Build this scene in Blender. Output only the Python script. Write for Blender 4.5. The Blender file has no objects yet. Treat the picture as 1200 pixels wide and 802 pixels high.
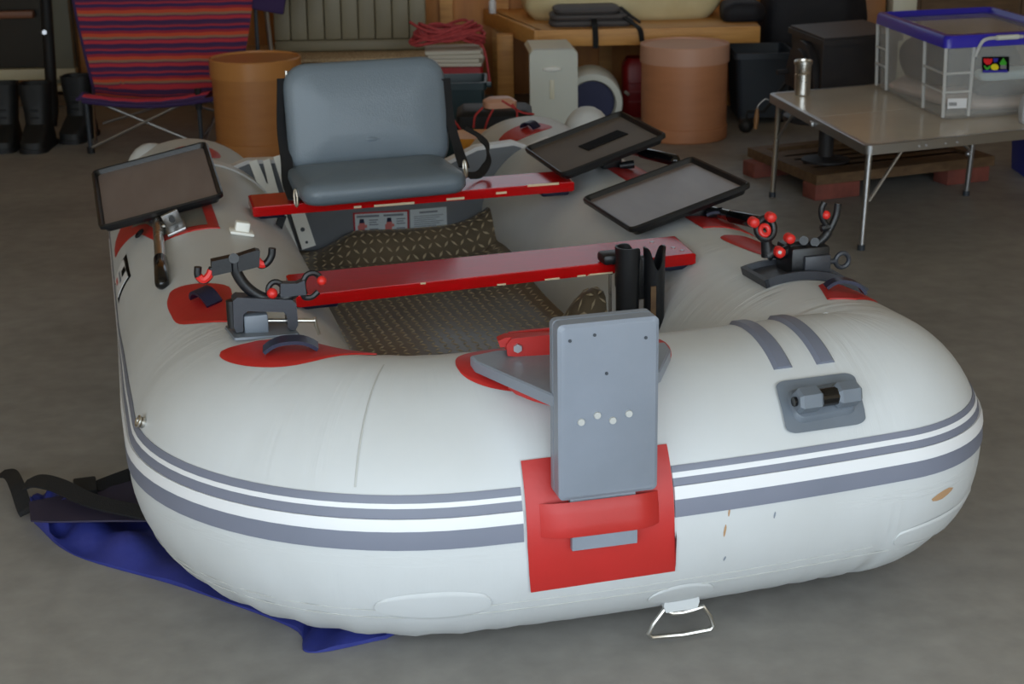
import bpy, bmesh, math, random
import numpy as np
from mathutils import Matrix, Vector

random.seed(7)
PI = math.pi
SC = bpy.context.scene
COL = SC.collection

# ------------------------------------------------------------------ camera
H_CAM, F_PX, PITCH, ROLL = 1.5, 1870.0, math.radians(18.3), -0.018
cam_d = bpy.data.cameras.new('camera')
cam_d.sensor_width = 36.0
cam_d.lens = F_PX / 1200 * 36
cam_d.clip_start = 0.05
cam_d.dof.use_dof = True
cam_d.dof.focus_distance = 3.0
cam_d.dof.aperture_fstop = 9.0
cam = bpy.data.objects.new('camera', cam_d)
COL.objects.link(cam)
cp, sp = math.cos(PITCH), math.sin(PITCH)
FW = np.array([0, cp, -sp])
_c, _s = math.cos(ROLL), math.sin(ROLL)
RT = np.array([1., 0, 0]) * _c + np.array([0, sp, cp]) * _s
UP = -np.array([1., 0, 0]) * _s + np.array([0, sp, cp]) * _c
ORI = np.array([0, 0, H_CAM])
cam.matrix_world = Matrix(((RT[0], UP[0], -FW[0], 0), (RT[1], UP[1], -FW[1], 0), (RT[2], UP[2], -FW[2], H_CAM), (0, 0, 0, 1)))
SC.camera = cam

# ------------------------------------------------------------------ sky, light, exposure
SC.view_settings.view_transform = 'Standard'
SC.view_settings.look = 'None'
SC.view_settings.gamma = 1.0
SC.view_settings.exposure = 0.91
SC.view_settings.use_curve_mapping = False
world = bpy.data.worlds.new('sky')
SC.world = world
world.use_nodes = True
nt = world.node_tree
bg = nt.nodes['Background']
bg.inputs[0].default_value = (0.80, 0.915, 1.0, 1)
bg.inputs[1].default_value = 2.2
SC.cycles.max_bounces = 8
SC.cycles.diffuse_bounces = 4
SC.cycles.transparent_max_bounces = 12


def area_light(name, loc, rot, sx, sy, power, col, portal=False):
    d = bpy.data.lights.new(name, 'AREA')
    d.shape = 'RECTANGLE'
    d.size, d.size_y = sx, sy
    d.energy = power
    d.color = col
    if portal:
        d.cycles.is_portal = True
    o = bpy.data.objects.new(name, d)
    COL.objects.link(o)
    o.location = loc
    o.rotation_euler = rot
    return o


area_light('door_portal', (0.1, -0.68, 1.36), (PI / 2, 0, 0), 6.9, 2.68, 1, (1, 1, 1), True)
area_light('window_portal', (0.59, 8.99, 1.85), (-PI / 2, 0, 0), 2.4, 1.52, 1, (1, 1, 1), True)

# ------------------------------------------------------------------ boat frame
YAW, BX, BY = 0.2575, 0.1704, 2.7677
HB, TR, RCL, RCR, LEN, LIFT = 0.590, 0.2614, 0.322, 0.05, 2.475, 0.026
HBR = 0.572
DU, DV, BULGE = -0.003, 0.104, 0.037     # hull origin in the boat frame, convexity of the bow
CY, SY = math.cos(YAW), math.sin(YAW)


def wor(p):
    return np.array([BX + p[0] * CY - p[1] * SY, BY + p[0] * SY + p[1] * CY, p[2]])


def loc(P):
    x, y = P[0] - BX, P[1] - BY
    return np.array([x * CY + y * SY, -x * SY + y * CY, P[2]])


def ray(px, py):
    d = FW + RT * (px - 600) / F_PX - UP * (py - 401) / F_PX
    return d / np.linalg.norm(d)


def at_z(px, py, z):
    """point on the photographed sight line at height z"""
    d = ray(px, py)
    return ORI + d * ((z - H_CAM) / d[2])


def at_y(px, py, Y):
    d = ray(px, py)
    return ORI + d * (Y / d[1])


def bz(px, py, z):
    return loc(at_z(px, py, z))


def bv(px, py, v):
    d = ray(px, py)
    n = np.array([-SY, CY, 0])
    p0 = np.array([BX, BY, 0]) + n * v
    return loc(ORI + d * (((p0 - ORI) @ n) / (d @ n)))


# tube centre line, by arc length s from the left stern round the bow
LW, RW = HB - RCL, HBR - RCR
L1 = LEN - RCL
L2 = L1 + PI / 2 * RCL
L3 = L2 + LW + RW
L4 = L3 + PI / 2 * RCR
L5 = L4 + LEN - RCR


def cl_base(s):
    if s < L1:
        v = LEN - s
        u = -HB - 0.008 * math.exp(-((v - 0.45) / 0.35) ** 2) + 0.012 * max(0, v - 0.6) / 1.9
    elif s < L2:
        t = (s - L1) / RCL
        u, v = -LW - RCL * math.cos(t) - 0.008 * math.exp(-((RCL - 0.45) / 0.35) ** 2) * math.cos(t), RCL - RCL * math.sin(t)
    elif s < L3:
        u, v = -LW + s - L2, 0
    elif s < L4:
        t = (s - L3) / RCR
        u, v = RW + RCR * math.sin(t), RCR - RCR * math.cos(t)
    else:
        u, v = HBR, RCR + s - L4
    z = TR + LIFT * max(0, 1 - v / 1.2) ** 2
    v2 = v - BULGE * max(0, 1 - (u / HB) ** 2) * min(1, max(0, 1 - v / 0.8))
    return np.array([u + DU, v2 + DV, z])


def cl(s):
    p = cl_base(s)
    d = cl_base(s + 0.004) - cl_base(s - 0.004)
    o = np.array([d[1], -d[0], 0.])
    return p, o / np.linalg.norm(o)


def inner_limit(s):
    """the bow's right corner is tighter than the tube: how far inwards the skin may reach there"""
    return RCR * 0.97 if L3 - 0.004 < s < L4 + 0.004 else 9.0


def surf(s, deg, k=0.0):
    C, o = cl(s)
    a = math.radians(deg)
    return C + (TR + k) * (o * max(math.cos(a), -inner_limit(s) / TR) + np.array([0, 0, 1]) * math.sin(a))


def SV(v, side):
    """arc length of the place v on the left (-1) or right (+1) side tube"""
    return LEN - (v - DV) if side < 0 else L4 + (v - DV) - RCR


# ------------------------------------------------------------------ materials
def lin(c):
    return tuple(((x / 255) / 12.92 if x / 255 <= 0.04045 else ((x / 255 + 0.055) / 1.055) ** 2.4) for x in c)


def mat(name, rgb, rough=0.5, metal=0.0, rgb2=None, nscale=8.0, ncon=(0.35, 0.7), bump=0.0, bscale=60.0,
        stretch=(1, 1, 1), alpha=1.0, coat=0.0, trans=0.0, rvar=0.0, spec=None):
    m = bpy.data.materials.new(name)
    m.use_nodes = True
    t = m.node_tree
    b = t.nodes['Principled BSDF']
    b.inputs['Base Color'].default_value = (*lin(rgb), 1)
    b.inputs['Roughness'].default_value = rough
    b.inputs['Metallic'].default_value = metal
    b.inputs['Alpha'].default_value = alpha
    b.inputs['Coat Weight'].default_value = coat
    b.inputs['Transmission Weight'].default_value = trans
    if spec is not None:
        b.inputs['Specular IOR Level'].default_value = spec
    tc = t.nodes.new('ShaderNodeTexCoord')
    mp = t.nodes.new('ShaderNodeMapping')
    mp.inputs['Scale'].default_value = stretch
    t.links.new(tc.outputs['Object'], mp.inputs[0])
    if rgb2 is not None or rvar:
        n = t.nodes.new('ShaderNodeTexNoise')
        n.inputs['Scale'].default_value = nscale
        n.inputs['Detail'].default_value = 6
        t.links.new(mp.outputs[0], n.inputs['Vector'])
        if rgb2 is not None:
            r = t.nodes.new('ShaderNodeValToRGB')
            r.color_ramp.elements[0].position = ncon[0]
            r.color_ramp.elements[1].position = ncon[1]
            r.color_ramp.elements[0].color = (*lin(rgb), 1)
            r.color_ramp.elements[1].color = (*lin(rgb2), 1)
            t.links.new(n.outputs['Fac'], r.inputs[0])
            t.links.new(r.outputs[0], b.inputs['Base Color'])
        if rvar:
            mr = t.nodes.new('ShaderNodeMapRange')
            mr.inputs['To Min'].default_value = rough - rvar
            mr.inputs['To Max'].default_value = rough + rvar
            t.links.new(n.outputs['Fac'], mr.inputs[0])
            t.links.new(mr.outputs[0], b.inputs['Roughness'])
    if bump:
        n2 = t.nodes.new('ShaderNodeTexNoise')
        n2.inputs['Scale'].default_value = bscale
        n2.inputs['Detail'].default_value = 4
        t.links.new(mp.outputs[0], n2.inputs['Vector'])
        bp = t.nodes.new('ShaderNodeBump')
        bp.inputs['Strength'].default_value = bump
        bp.inputs['Distance'].default_value = 0.01
        t.links.new(n2.outputs['Fac'], bp.inputs['Height'])
        t.links.new(bp.outputs[0], b.inputs['Normal'])
    return m


M = dict(
    hull=mat('white_pvc', (203, 206, 208), 0.42, rgb2=(193, 195, 195), nscale=2.5, bump=0.12, bscale=7, rvar=0.06, spec=0.35),
    seam=mat('seam_pvc', (180, 181, 178), 0.5),
    white=mat('white_vinyl', (224, 225, 228), 0.4),
    grey_band=mat('grey_vinyl', (118, 122, 138), 0.45, rgb2=(112, 117, 132), nscale=5),
    red_pvc=mat('red_pvc', (186, 40, 38), 0.45, rgb2=(176, 40, 34), nscale=6, bump=0.08, bscale=30),
    red_board=mat('red_paint', (184, 14, 18), 0.14, rgb2=(168, 18, 16), nscale=14, stretch=(1, 8, 8), bump=0.02, bscale=40, spec=0.2),
    chip=mat('bare_wood_chip', (215, 195, 160), 0.7),
    grey_board=mat('grey_paint', (131, 138, 150), 0.4, rgb2=(125, 132, 143), nscale=9, bump=0.05, bscale=60),
    grey_plastic=mat('grey_plastic', (108, 116, 126), 0.4, rgb2=(100, 108, 118), nscale=9),
    dark_plastic=mat('dark_grey_plastic', (52, 55, 62), 0.42, bump=0.06, bscale=200),
    black=mat('black_plastic', (20, 21, 24), 0.4, bump=0.05, bscale=200),
    blackgloss=mat('black_gloss', (12, 12, 14), 0.15),
    rubber=mat('black_rubber', (15, 15, 17), 0.6),
    webbing=mat('black_webbing', (14, 14, 17), 0.8, bump=0.2, bscale=300),
    navy=mat('navy_rubber', (22, 24, 52), 0.35),
    redrub=mat('red_rubber', (205, 40, 34), 0.4),
    steel=mat('stainless_steel', (214, 211, 204), 0.28, 1.0, rvar=0.06),
    alu=mat('aluminium', (176, 176, 176), 0.38, 1.0, bump=0.02, bscale=200),
    zinc=mat('zinc_bolt', (190, 190, 195), 0.3, 0.9),
    tray=mat("tray_floor", (116, 105, 102), 0.3, rgb2=(126, 115, 111), nscale=5, stretch=(4, 1, 1), spec=0.5),
    tray_dull=mat("tray_floor_dull", (88, 79, 72), 0.6, rgb2=(98, 88, 80), nscale=5),
    trayrim=mat('tray_rim', (22, 22, 24), 0.35),
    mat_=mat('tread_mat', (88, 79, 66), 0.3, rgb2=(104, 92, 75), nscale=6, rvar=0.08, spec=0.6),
    transom=mat('transom_grey', (122, 126, 133), 0.5, rgb2=(114, 119, 126), nscale=5),
    offwhite=mat('offwhite_plastic', (242, 242, 236), 0.45),
    paper=mat('label_paper', (214, 224, 230), 0.4),
    ink=mat('label_ink', (130, 138, 150), 0.6),
    inknavy=mat('label_navy', (26, 34, 66), 0.6),
    inkpink=mat('label_pink', (214, 120, 116), 0.6),
    inkred=mat('label_red', (190, 44, 52), 0.6),
    vinyl=mat('grey_seat_vinyl', (104, 115, 124), 0.38, rgb2=(99, 110, 119), nscale=4, bump=0.12, bscale=260, spec=0.5),
    tarp=mat('blue_tarp', (46, 54, 132), 0.5, rgb2=(36, 43, 110), nscale=7, bump=0.25, bscale=18),
    tarp_shade=mat('shaded_tarp', (44, 38, 62), 0.7),  # upper part of the tarp, its shadow put into a darker colour
    cardboard=mat('brown_fibreboard', (182, 122, 66), 0.5, rgb2=(172, 112, 60), nscale=4, stretch=(1, 1, 6), bump=0.05, bscale=30),
    cardboard2=mat('tan_fibreboard', (196, 132, 92), 0.5, rgb2=(186, 124, 86), nscale=4, stretch=(1, 1, 6), bump=0.05, bscale=30),
    lidpink=mat('pinkish_lid', (206, 156, 130), 0.4),
    lidbrown=mat('brown_lid', (196, 134, 74), 0.35),
    wood=mat('bench_pine', (220, 162, 88), 0.5, rgb2=(200, 140, 70), nscale=5, stretch=(1, 10, 10), bump=0.06, bscale=30),
    wall_wood=mat('wall_plywood', (206, 138, 64), 0.5, rgb2=(180, 114, 52), nscale=3, stretch=(6, 6, 1)),
    oldwood=mat('weathered_wood', (112, 86, 58), 0.7, rgb2=(90, 66, 44), nscale=6, stretch=(1, 8, 8)),
    brick=mat('red_brick', (138, 74, 62), 0.8, rgb2=(122, 66, 56), nscale=20, bump=0.3, bscale=120),
    cream=mat('cream_plastic', (224, 219, 196), 0.4, rgb2=(218, 212, 188), nscale=3),
    pet=mat('pale_grey_plastic', (208, 210, 200), 0.45),
    darkblue=mat('dark_blue_inside', (18, 22, 70), 0.5),
    rust=mat('rust_stain', (176, 140, 104), 0.7),
    tread=mat('raised_tread', (176, 162, 136), 0.25, spec=0.6),  # paler than the mat sheet: glints on the lozenges put into their colour
    redcan=mat('dark_red_plastic', (150, 20, 26), 0.4),
    teal=mat('dark_teal_plastic', (28, 48, 54), 0.4),
    slate=mat('slate_plastic', (52, 58, 66), 0.5),
    iron=mat('cast_iron', (44, 42, 44), 0.55, rgb2=(52, 48, 48), nscale=10, bump=0.1, bscale=120),
    blackcloth=mat('black_fabric', (22, 22, 30), 0.7, bump=0.2, bscale=60),
    boot=mat('boot_rubber', (18, 18, 18), 0.6, bump=0.1, bscale=40),
    olive=mat('olive_grey_pad', (138, 130, 106), 0.5, rgb2=(130, 122, 99), nscale=5),
    speckle=mat('speckled_carpet', (206, 184, 146), 0.9, rgb2=(150, 116, 90), nscale=160, ncon=(0.45, 0.6)),
    rope=mat('pink_rope', (190, 72, 74), 0.7, rgb2=(164, 56, 60), nscale=60, bump=0.3, bscale=300),
    magazines=mat('white_paper_stack', (196, 190, 176), 0.6),
    sheet=mat('beige_sheet', (226, 212, 168), 0.6, rgb2=(212, 194, 146), nscale=5, bump=0.3, bscale=12),
    greybag=mat('grey_bag_fabric', (82, 78, 78), 0.7, bump=0.15, bscale=80),
    frame_grey=mat('door_frame_grey', (118, 116, 102), 0.45),
    sill=mat('door_sill_cream', (186, 174, 142), 0.5),
    darkglass=mat('dark_door_pane', (46, 42, 36), 0.25),
    rail_brown=mat('brown_rail', (120, 70, 36), 0.5),
    bluelid=mat('blue_lid', (46, 40, 170), 0.3),
    clear=mat('clear_plastic', (214, 214, 210), 0.25, alpha=0.24),
    frost=mat('frosted_rib', (206, 206, 204), 0.35, alpha=0.75),
    cloth_dark=mat('slate_cloth', (42, 46, 60), 0.9, bump=0.4, bscale=25),
    cloth_pink=mat('pale_pink_cloth', (214, 194, 186), 0.9, bump=0.4, bscale=20),
    cloth_white=mat('pale_blue_cloth', (190, 212, 216), 0.9, bump=0.4, bscale=25),
    plasticbag=mat('clear_bag', (205, 208, 214), 0.3, alpha=0.6, bump=0.6, bscale=25),
    l_black=mat('logo_black', (8, 8, 10), 0.7, spec=0.08), l_red=mat('logo_red', (220, 16, 30), 0.5),
    l_green=mat('logo_green', (60, 165, 40), 0.5), l_yellow=mat('logo_yellow', (226, 208, 20), 0.5),
    l_blue=mat('logo_blue', (40, 34, 150), 0.5), l_grey=mat('logo_grey', (120, 116, 120), 0.5),
    tabletop=mat('table_top_grey', (206, 196, 180), 0.2, rgb2=(194, 184, 170), nscale=3, spec=0.6),
    tan_pad=mat('wood_handle', (140, 98, 58), 0.5),
    yellow=mat('yellow_plastic', (210, 140, 34), 0.5),
    wirered=mat('red_wire', (170, 40, 38), 0.45),
    clearpad=mat('smoke_grey_pad', (106, 108, 104), 0.3),
    bluebox=mat('blue_crate', (34, 50, 160), 0.45),
    ceiling=mat('ceiling_board', (222, 208, 182), 0.8),
    wallm=mat('wall_board', (204, 178, 138), 0.7, rgb2=(194, 168, 128), nscale=2),
)

# creases gathered at the bow corners (hull UV: arc length, girth)
t = M['hull'].node_tree
b = t.nodes['Principled BSDF']
tcu = t.nodes.new('ShaderNodeTexCoord'); sxy = t.nodes.new('ShaderNodeSeparateXYZ')
t.links.new(tcu.outputs['UV'], sxy.inputs[0])


def mk(s0, s1, soft):
    a1 = t.nodes.new('ShaderNodeMapRange'); a1.interpolation_type = 'SMOOTHSTEP'
    a1.inputs['From Min'].default_value = s0 - soft; a1.inputs['From Max'].default_value = s0 + soft
    a2 = t.nodes.new('ShaderNodeMapRange'); a2.interpolation_type = 'SMOOTHSTEP'
    a2.inputs['From Min'].default_value = s1 + soft; a2.inputs['From Max'].default_value = s1 - soft
    m_ = t.nodes.new('ShaderNodeMath'); m_.operation = 'MULTIPLY'
    t.links.new(sxy.outputs[0], a1.inputs['Value']); t.links.new(sxy.outputs[0], a2.inputs['Value'])
    t.links.new(a1.outputs[0], m_.inputs[0]); t.links.new(a2.outputs[0], m_.inputs[1])
    return m_.outputs[0]


mpu = t.nodes.new('ShaderNodeMapping'); mpu.inputs['Scale'].default_value = (26, 2.2, 1); mpu.inputs['Rotation'].default_value = (0, 0, 0.12)
t.links.new(tcu.outputs['UV'], mpu.inputs[0])
nzu = t.nodes.new('ShaderNodeTexNoise'); nzu.inputs['Scale'].default_value = 1.0; nzu.inputs['Detail'].default_value = 3; nzu.inputs['Distortion'].default_value = 1.2
t.links.new(mpu.outputs[0], nzu.inputs['Vector'])
add_ = t.nodes.new('ShaderNodeMath'); add_.operation = 'MULTIPLY_ADD'; add_.inputs[1].default_value = 0.35
t.links.new(mk(3.36, 4.2, 0.2), add_.inputs[2]); t.links.new(mk(1.95, 2.75, 0.25), add_.inputs[0])
brk = t.nodes.new('ShaderNodeTexNoise'); brk.inputs['Scale'].default_value = 5.0; brk.inputs['Detail'].default_value = 1
t.links.new(tcu.outputs['UV'], brk.inputs['Vector'])
brm = t.nodes.new('ShaderNodeMapRange'); brm.inputs['From Min'].default_value = 0.38; brm.inputs['From Max'].default_value = 0.62
t.links.new(brk.outputs['Fac'], brm.inputs['Value'])
bpu = t.nodes.new('ShaderNodeBump'); bpu.inputs['Distance'].default_value = 0.012
mst0 = t.nodes.new('ShaderNodeMath'); mst0.operation = 'MULTIPLY'; mst0.inputs[1].default_value = 0.5
mstr = t.nodes.new('ShaderNodeMath'); mstr.operation = 'MULTIPLY'
t.links.new(add_.outputs[0], mst0.inputs[0]); t.links.new(mst0.outputs[0], mstr.inputs[0]); t.links.new(brm.outputs[0], mstr.inputs[1]); t.links.new(mstr.outputs[0], bpu.inputs['Strength'])
t.links.new(nzu.outputs['Fac'], bpu.inputs['Height'])
old = b.inputs['Normal'].links[0].from_socket
t.links.new(old, bpu.inputs['Normal']); t.links.new(bpu.outputs[0], b.inputs['Normal'])

# concrete floor: fine mottling, stains and a trowelled sheen
fm = bpy.data.materials.new('concrete')
fm.use_nodes = True
t = fm.node_tree
b = t.nodes['Principled BSDF']
tc = t.nodes.new('ShaderNodeTexCoord')
n1 = t.nodes.new('ShaderNodeTexNoise'); n1.inputs['Scale'].default_value = 1.3; n1.inputs['Detail'].default_value = 8; n1.inputs['Roughness'].default_value = 0.62
n2 = t.nodes.new('ShaderNodeTexNoise'); n2.inputs['Scale'].default_value = 14; n2.inputs['Detail'].default_value = 6
mx = t.nodes.new('ShaderNodeMix'); mx.data_type = 'FLOAT'; mx.inputs[0].default_value = 0.35
r = t.nodes.new('ShaderNodeValToRGB')
r.color_ramp.elements[0].position = 0.33; r.color_ramp.elements[0].color = (*lin((126, 123, 119)), 1)
r.color_ramp.elements[1].position = 0.68; r.color_ramp.elements[1].color = (*lin((162, 159, 154)), 1)
for n in (n1, n2):
    t.links.new(tc.outputs['Object'], n.inputs['Vector'])
t.links.new(n1.outputs['Fac'], mx.inputs[2]); t.links.new(n2.outputs['Fac'], mx.inputs[3])
t.links.new(mx.outputs[0], r.inputs[0]); t.links.new(r.outputs[0], b.inputs['Base Color'])
b.inputs['Roughness'].default_value = 0.5
b.inputs['Specular IOR Level'].default_value = 0.35
bp = t.nodes.new('ShaderNodeBump'); bp.inputs['Strength'].default_value = 0.08; bp.inputs['Distance'].default_value = 0.01
t.links.new(n2.outputs['Fac'], bp.inputs['Height']); t.links.new(bp.outputs[0], b.inputs['Normal'])
M['concrete'] = fm

# striped chair fabric: bands along the V of its UV, each with a dotted or zigzag edge
sm = bpy.data.materials.new('striped_fabric')
sm.use_nodes = True
t = sm.node_tree
b = t.nodes['Principled BSDF']
b.inputs['Roughness'].default_value = 0.85
tc = t.nodes.new('ShaderNodeTexCoord')
sx = t.nodes.new('ShaderNodeSeparateXYZ')
t.links.new(tc.outputs['UV'], sx.inputs[0])


def mth(op, a, bb=None):
    n = t.nodes.new('ShaderNodeMath'); n.operation = op
    for i, x in enumerate((a, bb)):
        if x is None: continue
        if isinstance(x, (int, float)): n.inputs[i].default_value = x
        else: t.links.new(x, n.inputs[i])
    return n.outputs[0]


wob = mth('MULTIPLY', mth('PINGPONG', mth('MULTIPLY', sx.outputs[0], 70.0), 0.5), 0.035)
ph = mth('FRACT', mth('ADD', mth('MULTIPLY', sx.outputs[1], 1 / 0.118), wob))
r = t.nodes.new('ShaderNodeValToRGB')
r.color_ramp.interpolation = 'CONSTANT'
els = [(0.0, (70, 40, 84)), (0.16, (190, 52, 66)), (0.30, (112, 44, 78)), (0.36, (150, 116, 92)), (0.46, (206, 80, 50)), (0.60, (160, 40, 60)), (0.72, (66, 40, 88)), (0.86, (176, 50, 66)), (0.94, (96, 44, 80))]
r.color_ramp.elements[0].position = 0; r.color_ramp.elements[0].color = (*lin(els[0][1]), 1)
r.color_ramp.elements[1].position = els[1][0]; r.color_ramp.elements[1].color = (*lin(els[1][1]), 1)
for p, c in els[2:]:
    e = r.color_ramp.elements.new(p); e.color = (*lin(c), 1)
t.links.new(ph, r.inputs[0]); t.links.new(r.outputs[0], b.inputs['Base Color'])
M['stripes'] = sm
M['purple'] = mat('purple_fabric', (56, 36, 84), 0.8)


# ------------------------------------------------------------------ mesh builder
def rot(rx=0, ry=0, rz=0):
    return Matrix.Rotation(rz, 4, 'Z') @ Matrix.Rotation(ry, 4, 'Y') @ Matrix.Rotation(rx, 4, 'X')


class MB:
    def __init__(self, m=None):
        self.v, self.f, self.uv = [], [], None
        self.m = m if m is not None else Matrix.Identity(4)

    def add(self, vs, fs):
        o = len(self.v)
        self.v += [tuple(self.m @ Vector((float(p[0]), float(p[1]), float(p[2])))) for p in vs]
        self.f += [tuple(i + o for i in f) for f in fs]
        return self

    def box(self, c, s, r=None, bev=0.0, seg=2):
        bm = bmesh.new()
        bmesh.ops.create_cube(bm, size=1)
        for w in bm.verts:
            w.co = Vector((w.co.x * s[0], w.co.y * s[1], w.co.z * s[2]))
        if bev:
            bmesh.ops.bevel(bm, geom=bm.edges[:], offset=min(bev, min(s) * 0.45), segments=seg, profile=0.5, affect='EDGES')
        mt = Matrix.Translation(Vector([float(x) for x in c])) @ (r if r is not None else Matrix.Identity(4))
        bm.verts.index_update()
        self.add([mt @ w.co for w in bm.verts], [[w.index for w in f.verts] for f in bm.faces])
        bm.free()
        return self

    def tube(self, pts, r, n=10, closed=False, cap=True, flat=None):
        """sweep a circle (or a flat w x t section) along pts; r may be a list"""
        P = [Vector([float(x) for x in p]) for p in pts]
        k = len(P)
        rr = r if isinstance(r, (list, tuple)) else [r] * k
        T = []
        for i in range(k):
            a = P[(i - 1) % k] if (closed or i) else P[i]
            c = P[(i + 1) % k] if (closed or i < k - 1) else P[i]
            d = c - a
            T.append(d.normalized() if d.length > 1e-9 else Vector((0, 0, 1)))
        up = Vector((0, 0, 1)) if abs(T[0].z) < 0.9 else Vector((0, 1, 0))
        N = (up - T[0] * up.dot(T[0])).normalized()
        vs, fs = [], []
        for i in range(k):
            N = (N - T[i] * N.dot(T[i])).normalized()
            B = T[i].cross(N)
            for j in range(n):
                a = 2 * PI * j / n
                vs.append(P[i] + (N * math.cos(a) + B * math.sin(a)) * rr[i])
        for i in range(k if closed else k - 1):
            for j in range(n):
                a, c = i * n, ((i + 1) % k) * n
                fs.append((a + j, a + (j + 1) % n, c + (j + 1) % n, c + j))
        if cap and not closed:
            fs.append(tuple(range(n))[::-1])
            fs.append(tuple((k - 1) * n + j for j in range(n)))
        return self.add(vs, fs)

    def cyl(self, a, b_, r0, r1=None, n=16):
        return self.tube([a, b_], [r0, r1 if r1 is not None else r0], n)

    def ribbon(self, pts, w, t_, side):
        """flat strap: pts centre line, side = width direction (one vector or one per point)"""
        P = [Vector([float(x) for x in p]) for p in pts]
        vs, fs = [], []
        k = len(P)
        for i in range(k):
            d = (P[min(i + 1, k - 1)] - P[max(i - 1, 0)]).normalized()
            s = Vector(side[i] if isinstance(side, list) else side)
            s = (s - d * s.dot(d)).normalized()
            n = d.cross(s)
            for a, c in ((-1, -1), (1, -1), (1, 1), (-1, 1)):
                vs.append(P[i] + s * (a * w / 2) + n * (c * t_ / 2))
        for i in range(k - 1):
            for j in range(4):
                fs.append((i * 4 + j, i * 4 + (j + 1) % 4, (i + 1) * 4 + (j + 1) % 4, (i + 1) * 4 + j))
        fs.append((3, 2, 1, 0)); fs.append(tuple((k - 1) * 4 + j for j in range(4)))
        return self.add(vs, fs)

    def lathe(self, prof, n=32, c=(0, 0, 0)):
        """prof: (radius, z) from bottom to top"""
        vs, fs = [], []
        for r_, z in prof:
            for j in range(n):
                a = 2 * PI * j / n
                vs.append((c[0] + r_ * math.cos(a), c[1] + r_ * math.sin(a), c[2] + z))
        for i in range(len(prof) - 1):
            for j in range(n):
                fs.append((i * n + j, i * n + (j + 1) % n, (i + 1) * n + (j + 1) % n, (i + 1) * n + j))
        fs.append(tuple(range(n))[::-1])
        fs.append(tuple((len(prof) - 1) * n + j for j in range(n)))
        return self.add(vs, fs)

    def loft(self, loops, cap0=True, cap1=True, closed=True):
        n = len(loops[0])
        vs = [p for l in loops for p in l]
        fs = []
        for i in range(len(loops) - 1):
            for j in range(n if closed else n - 1):
                fs.append((i * n + j, i * n + (j + 1) % n, (i + 1) * n + (j + 1) % n, (i + 1) * n + j))
        if cap0: fs.append(tuple(range(n))[::-1])
        if cap1: fs.append(tuple((len(loops) - 1) * n + j for j in range(n)))
        return self.add(vs, fs)

    def prism(self, poly, h0, h1, axes=None):
        """extrude a 2-D outline; axes = (X, Y, Z, origin)"""
        if axes is None:
            X, Y, Z, O_ = Vector((1, 0, 0)), Vector((0, 1, 0)), Vector((0, 0, 1)), Vector((0, 0, 0))
        else:
            X, Y, Z, O_ = (Vector([float(q) for q in a]) for a in axes)
        n = len(poly)
        vs = [O_ + X * p[0] + Y * p[1] + Z * h for h in (h0, h1) for p in poly]
        fs = [tuple(range(n))[::-1], tuple(n + j for j in range(n))]
        fs += [(j, (j + 1) % n, n + (j + 1) % n, n + j) for j in range(n)]
        return self.add(vs, fs)

    def sph(self, c, r_, n=14, s=(1, 1, 1)):
        pr = []
        for i in range(n // 2 + 1):
            a = -PI / 2 + PI * i / (n // 2)
            pr.append((max(r_ * math.cos(a), 1e-5), r_ * math.sin(a)))
        vs, fs = [], []
        for q, z in pr:
            for j in range(n):
                a = 2 * PI * j / n
                vs.append((c[0] + q * math.cos(a) * s[0], c[1] + q * math.sin(a) * s[1], c[2] + z * s[2]))
        for i in range(len(pr) - 1):
            for j in range(n):
                fs.append((i * n + j, i * n + (j + 1) % n, (i + 1) * n + (j + 1) % n, (i + 1) * n + j))
        return self.add(vs, fs)

    def build(self, name, mt, parent=None, sharp=38, kind=None, label=None):
        off = OFF.get(parent.name) if parent is not None else None
        vs = self.v if off is None else [(p[0] - off[0], p[1] - off[1], p[2] - off[2]) for p in self.v]
        me = bpy.data.meshes.new(name)
        me.from_pydata(vs, [], self.f)
        me.validate()
        if self.uv is not None:
            ul = me.uv_layers.new(name='uv')
            for l in me.loops:
                ul.data[l.index].uv = self.uv[l.vertex_index]
        bm = bmesh.new(); bm.from_mesh(me)
        bmesh.ops.recalc_face_normals(bm, faces=bm.faces)
        for f in bm.faces: f.smooth = True
        bm.to_mesh(me); bm.free()
        if sharp: me.set_sharp_from_angle(angle=math.radians(sharp))
        me.materials.append(M[mt] if isinstance(mt, str) else mt)
        o = bpy.data.objects.new(name, me)
        COL.objects.link(o)
        if parent is not None:
            o.parent = parent
            if off is not None: OFF[o.name] = off
        if kind: o['kind'] = kind
        if label: o['label'] = label
        return o


OFF = {}


def rr(w, h, r, z, n=5, cx=0, cy=0):
    """rounded rectangle loop"""
    pts = []
    r = max(min(r, w / 2, h / 2), 1e-4)
    for qx, qy, a0 in ((1, 1, 0), (-1, 1, 90), (-1, -1, 180), (1, -1, 270)):
        for i in range(n + 1):
            a = math.radians(a0 + 90 * i / n)
            pts.append((cx + qx * (w / 2 - r) + r * math.cos(a), cy + qy * (h / 2 - r) + r * math.sin(a), z))
    return pts


def cr(pts, n=8):
    """Catmull-Rom through pts"""
    P = [np.array(p, float) for p in pts]
    P = [2 * P[0] - P[1]] + P + [2 * P[-1] - P[-2]]
    out = []
    for i in range(1, len(P) - 2):
        for j in range(n):
            t_ = j / n
            a, b_, c, d = P[i - 1:i + 3]
            out.append(0.5 * ((2 * b_) + (-a + c) * t_ + (2 * a - 5 * b_ + 4 * c - d) * t_ ** 2 + (-a + 3 * b_ - 3 * c + d) * t_ ** 3))
    out.append(P[-2])
    return out


def tag(o, label, cat, group=None):
    o['label'] = label; o['category'] = cat
    if group: o['group'] = group
    return o


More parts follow.
